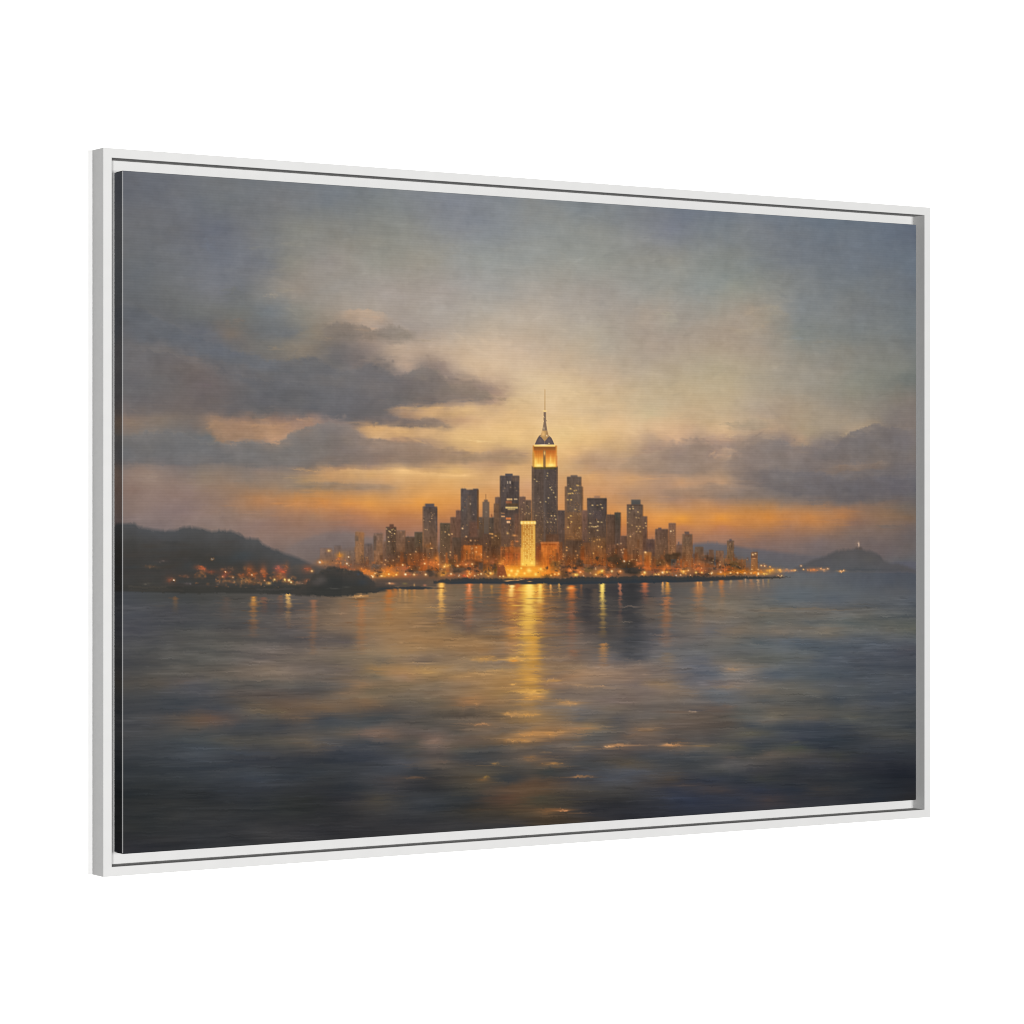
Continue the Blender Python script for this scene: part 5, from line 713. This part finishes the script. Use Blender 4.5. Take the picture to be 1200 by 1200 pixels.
# ------------------------------------------------ sparkle strokes on the water
def dash(x, y, rx, ry, col, a=.8, n=9):
    blob(x, y, rx * 1.15, ry * 1.25, col, a * .72)
    for q in range(n):
        blob(x + rng.normal(0, rx * .5), y + rng.normal(0, ry * .55), rx * rng.uniform(.12, .4), rng.uniform(.35, .75), np.clip(np.array(col) * rng.uniform(.85, 1.16), 0, 255), a * .5)
for d in ((567, 772, 13, 2.8, (206, 152, 82), .8), (602, 772, 9, 2.8, (236, 176, 86), .95), (602, 774.5, 6, 1.4, (210, 140, 60), .8), (622, 797, 11, 4, (226, 166, 72), .7), (626, 811, 15, 3, (234, 178, 90), .95), (628, 817, 12, 3, (220, 156, 74), .75), (602, 802.5, 4, 1.4, (226, 170, 92), .7), (648, 797.5, 9, 1.6, (196, 144, 82), .8), (667, 824.5, 13, 2.6, (208, 152, 90), .85), (618, 837, 13, 2.4, (206, 150, 80), .85), (600, 837.5, 9, 2.2, (196, 144, 86), .7), (500, 787, 12, 2.6, (176, 138, 88), .7), (512, 783, 14, 1.6, (170, 134, 92), .6), (540, 793, 12, 1.2, (176, 140, 96), .6), (568, 790, 18, 2.6, (180, 140, 92), .7), (585, 786, 14, 1.6, (182, 142, 92), .7), (557, 822, 7, 4, (172, 124, 78), .6), (565, 849, 9, 1.4, (168, 124, 86), .8), (595, 837, 5, 1.2, (206, 150, 84), .7), (602, 867, 9, 1.4, (180, 134, 84), .75), (644, 860, 12, 2.4, (206, 146, 82), .85), (622, 861, 12, 3, (196, 138, 76), .8), (616, 868, 9, 1.6, (200, 144, 82), .8), (680, 854, 16, 1.3, (160, 120, 84), .7), (660, 857, 10, 1.6, (176, 130, 82), .6), (723, 874, 10, 1.7, (190, 138, 92), .9), (713, 875.5, 5, 1, (226, 170, 116), .8), (685, 875.5, 11, 1, (146, 116, 80), .7), (790, 874, 13, 1.6, (176, 128, 86), .85), (784, 873, 7, 1.2, (206, 152, 104), .7), (822, 874.5, 12, 1, (130, 108, 80), .7), (757, 856, 11, 1.7, (150, 116, 84), .7), (735, 871, 3, 1.6, (150, 122, 96), .6), (812, 834, 4, .9, (186, 158, 132), .9), (795, 834.5, 14, 1.4, (116, 94, 78), .6), (815, 833, 10, 1.2, (72, 72, 80), .5), (622, 889, 9, 3, (140, 102, 66), .7), (650, 895, 8, 1.4, (172, 124, 72), .8), (641, 882, 6, 1, (120, 96, 72), .5), (685, 910, 8, 1.3, (150, 110, 74), .85), (676, 911, 5, .8, (176, 124, 76), .7), (655, 949.5, 12, 1.2, (186, 122, 76), .85), (640, 951, 10, 3, (128, 92, 60), .7), (662, 950.5, 4, .7, (226, 156, 106), .8), (566, 914, 6, 2, (122, 92, 60), .8), (570, 911, 3, 1, (158, 120, 60), .7), (580, 895, 4, 1.2, (146, 114, 74), .8), (485, 912, 12, 1.8, (104, 80, 62), .7), (445, 858, 12, 2, (122, 100, 86), .7), (508, 871, 14, 1.6, (124, 102, 88), .7), (520, 893, 7, 2, (104, 88, 78), .6), (405, 813, 14, 2, (128, 104, 82), .5), (245, 845, 18, 3, (104, 84, 72), .6), (320, 834, 16, 2, (108, 96, 76), .5), (300, 868, 40, 3, (84, 80, 72), .4), (350, 870, 10, 3, (98, 86, 74), .4), (290, 883, 20, 3, (60, 70, 84), .4), (215, 799, 14, 4, (92, 80, 74), .4), (300, 792, 30, 2.4, (112, 100, 90), .5), (340, 790, 24, 2.4, (120, 106, 94), .4), (390, 751, 12, 1.6, (92, 86, 84), .6), (405, 753, 10, 1, (100, 90, 90), .5), (858, 785, 9, 1.7, (168, 132, 98), .5), (852, 805, 12, 1.8, (144, 120, 96), .45), (855, 828, 8, 2.4, (108, 92, 82), .7), (905, 884.5, 9, 3.4, (100, 90, 82), .8), (858, 888, 8, 1.6, (96, 86, 82), .6), (902, 845, 12, 2.6, (104, 95, 88), .6), (945, 842, 14, 1.6, (92, 86, 78), .6), (932, 870, 8, 1.6, (82, 82, 72), .6), (1000, 840, 14, 2, (86, 84, 78), .5), (1045, 861, 12, 3, (72, 71, 69), .7), (805, 921, 18, 2, (80, 70, 66), .6), (880, 888, 20, 1.4, (86, 82, 78), .4), (950, 714, 60, 1.4, (122, 108, 92), .5), (900, 716, 20, .8, (130, 114, 98), .5), (960, 737, 40, 2, (110, 100, 90), .4), (560, 752, 30, 3, (150, 116, 80), .4), (690, 790, 40, 3, (156, 126, 100), .35), (730, 796, 20, 2.4, (150, 122, 100), .4), (700, 800, 60, 1.4, (140, 116, 96), .3), (676, 803, 12, .8, (166, 132, 100), .5), (705, 804, 6, .7, (170, 136, 104), .6), (738, 711, 16, .6, (110, 96, 86), .6), (735, 729.5, 8, .6, (104, 94, 86), .6)):
    dash(*d)
for q in range(4200):                                    # level brush marks, taking their colour from nearby paint
    x = rng.uniform(146, 1071); h_ = LH[min(PW - 1, int(np.searchsorted(LX, x)))]
    y = 699 + (600.4 + .5 * h_ - 701) * rng.random() ** 1.15
    c = paint_at(x, y)
    L = rng.uniform(3, 22) * (.45 + (y - 680) / 300)
    blob(x + rng.normal(0, 7), y + rng.normal(0, 2.2), L, rng.uniform(.4, 1.1), np.clip(c * (1 + rng.normal(0, .085)), 0, 255), .5, 1.3)

# ------------------------------------------------ brush drag over everything
rr, cc = np.mgrid[0:PH, 0:PW]
calm = 1 - .75 * np.exp(-((LX[None] - 640) / 260) ** 4 - ((LY - 590) / 100) ** 4)
dxn = noise(PH, PW, 6, 10, 3) * .8 * calm; dyn = noise(PH, PW, 8, 6, 3) * .7 * calm
IMG = IMG[np.clip(np.rint(rr + dyn), 0, PH - 1).astype(int), np.clip(np.rint(cc + dxn), 0, PW - 1).astype(int)]
inwater = np.clip((LY - 690) / 10, 0, 1)
lum = noise(PH, PW, 3, 60, 3) * (.6 + .9 * inwater) + noise(PH, PW, 30, 44, 4) * 1.8 + noise(PH, PW, 2, 22, 2) * (.5 + .5 * inwater) + noise(PH, PW, 9, 11, 4, .65) * 2.1 * (1 - inwater)
hue = noise(PH, PW, 26, 40, 4) * 1.0
lev = IMG.mean(-1, keepdims=True) / 110
IMG += lum[..., None] * np.clip(lev, .5, 1.2) + hue[..., None] * np.array([1., .1, -1.2]) * np.clip(lev, .35, 1.1)
def soften(a, n):
    for _ in range(n):
        a = (np.roll(a, 1, 0) + np.roll(a, -1, 0) + 2 * a) / 4
        a = (np.roll(a, 1, 1) + np.roll(a, -1, 1) + 2 * a) / 4
    return a
fine = soften(IMG, 4)
town = np.exp(-((LX[None] - 640) / 270) ** 4 - ((LY - 600) / 90) ** 4)[..., None]
IMG[6:-6, 6:-6] += ((.5 - .3 * town) * (IMG - fine))[6:-6, 6:-6]            # crisp paint edges
IMG = np.clip(IMG, 0, 255)

# ---------------------------------------------------------------- canvas meshes carrying the print
def linear(c):
    c = np.clip(c / 255., 0, 1)
    return np.where(c <= .04045, c / 12.92, ((c + .055) / 1.055) ** 2.4)
INK = np.clip(linear(IMG) / KEY, 0, .9)

def canvas_material(name):
    m, n, L, b = new_mat(name)
    at = n.new("ShaderNodeAttribute"); at.attribute_name = "ink"
    tc = n.new("ShaderNodeTexCoord")
    wv = n.new("ShaderNodeTexWave"); wv.wave_type = 'BANDS'; wv.bands_direction = 'Z'
    wv.inputs["Scale"].default_value = 131; wv.inputs["Distortion"].default_value = 2.2
    wv.inputs["Detail"].default_value = 2; wv.inputs["Detail Scale"].default_value = .22
    mp = n.new("ShaderNodeMapping"); mp.inputs["Scale"].default_value = (.12, 1, 1)
    L.new(tc.outputs["Object"], mp.inputs["Vector"]); L.new(mp.outputs[0], wv.inputs["Vector"])
    nz = n.new("ShaderNodeTexNoise"); nz.inputs["Scale"].default_value = 420; nz.inputs["Detail"].default_value = 3
    mp2 = n.new("ShaderNodeMapping"); mp2.inputs["Scale"].default_value = (.10, 1, 1)
    L.new(tc.outputs["Object"], mp2.inputs["Vector"]); L.new(mp2.outputs[0], nz.inputs["Vector"])
    ad = n.new("ShaderNodeMath"); ad.operation = 'ADD'
    L.new(wv.outputs["Fac"], ad.inputs[0]); L.new(nz.outputs["Fac"], ad.inputs[1])
    mr = n.new("ShaderNodeMapRange"); mr.inputs[1].default_value = .3; mr.inputs[2].default_value = 1.7
    mr.inputs[3].default_value = .969; mr.inputs[4].default_value = 1.031
    L.new(ad.outputs[0], mr.inputs[0])
    mx = n.new("ShaderNodeVectorMath"); mx.operation = 'SCALE'
    L.new(at.outputs["Color"], mx.inputs[0]); L.new(mr.outputs[0], mx.inputs["Scale"])
    L.new(mx.outputs[0], b.inputs["Base Color"])
    bp = n.new("ShaderNodeBump"); bp.inputs["Strength"].default_value = .05; bp.inputs["Distance"].default_value = .0002
    L.new(ad.outputs[0], bp.inputs["Height"]); L.new(bp.outputs[0], b.inputs["Normal"])
    b.inputs["Roughness"].default_value = .8; b.inputs["Specular IOR Level"].default_value = .02
    return m
M_CANVAS = canvas_material("printed_canvas")

def sheet(name, P, C, parent):
    """grid mesh from points P (rows, cols, 3) with an ink colour at every point"""
    r, c = P.shape[:2]
    me = bpy.data.meshes.new(name)
    me.vertices.add(r * c); me.vertices.foreach_set("co", P.reshape(-1).astype(np.float32))
    i = np.arange(r * c).reshape(r, c)
    q = np.stack([i[:-1, :-1], i[1:, :-1], i[1:, 1:], i[:-1, 1:]], -1).reshape(-1)
    nf = (r - 1) * (c - 1)
    me.loops.add(nf * 4); me.loops.foreach_set("vertex_index", q.astype(np.int32))
    me.polygons.add(nf); me.polygons.foreach_set("loop_start", np.arange(0, nf * 4, 4, dtype=np.int32))
    at = me.attributes.new("ink", 'FLOAT_COLOR', 'POINT')
    at.data.foreach_set("color", np.concatenate([C, np.ones((r, c, 1))], -1).reshape(-1).astype(np.float32))
    me.update(); me.validate()
    return link(name, me, M_CANVAS, parent)

FOLD = .0007
xs = np.linspace(GAP + FOLD, W - GAP - FOLD, PW) - W / 2
zs = np.linspace(H - GAP - FOLD, GAP + FOLD, PH)
P = np.zeros((PH, PW, 3)); P[..., 0] = xs[None]; P[..., 1] = CY; P[..., 2] = zs[:, None]
canvas = sheet("canvas", P, INK, pic)

# the print wraps round the stretcher: mirrored margins on the four edges
DEEP = LEDGE - .0001 - CY - FOLD
def edge(side):
    n = 14
    d = np.linspace(0, DEEP, n)
    tex = np.clip((d / CW * PW).astype(int), 0, 60)
    if side in 'lr':
        Q = np.zeros((PH, n, 3)); Q[..., 2] = zs[:, None]; Q[..., 1] = CY + FOLD + d[None]
        Q[..., 0] = (GAP - W / 2) if side == 'l' else (W / 2 - GAP)
        C = INK[:, tex] if side == 'l' else INK[:, PW - 1 - tex]
        if side == 'l': Q, C = Q[:, ::-1], C[:, ::-1]
    else:
        Q = np.zeros((n, PW, 3)); Q[..., 0] = xs[None]; Q[..., 1] = CY + FOLD + d[:, None]
        Q[..., 2] = (H - GAP) if side == 't' else GAP
        C = INK[tex] if side == 't' else INK[PH - 1 - tex]
        if side == 't': Q, C = Q[::-1], C[::-1]
    sheet("canvas_edge", Q, C, canvas)
for s_ in 'lrtb': edge(s_)
# the creased fold between face and edges; left one mixed with pale grey
def fold(side):
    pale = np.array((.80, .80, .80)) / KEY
    n = 4; k = np.linspace(0, math.pi / 2, n); off = FOLD * (1 - np.cos(k)); y = CY + FOLD * (1 - np.sin(k))
    if side in 'lr':
        Q = np.zeros((PH, n, 3)); Q[..., 2] = zs[:, None]; Q[..., 1] = y[None]
        Q[..., 0] = ((GAP + off) - W / 2)[None] if side == 'l' else (W / 2 - GAP - off)[None]
        C = np.repeat(INK[:, :1] if side == 'l' else INK[:, -1:], n, 1)
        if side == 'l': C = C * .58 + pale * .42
        if side == 'r': Q, C = Q[:, ::-1], C[:, ::-1]
    else:
        Q = np.zeros((n, PW, 3)); Q[..., 0] = xs[None]; Q[..., 1] = y[:, None]
        Q[..., 2] = (H - GAP - off)[:, None] if side == 't' else (GAP + off)[:, None]
        C = np.repeat(INK[:1] if side == 't' else INK[-1:], n, 0)
        if side == 'b': Q, C = Q[::-1], C[::-1]
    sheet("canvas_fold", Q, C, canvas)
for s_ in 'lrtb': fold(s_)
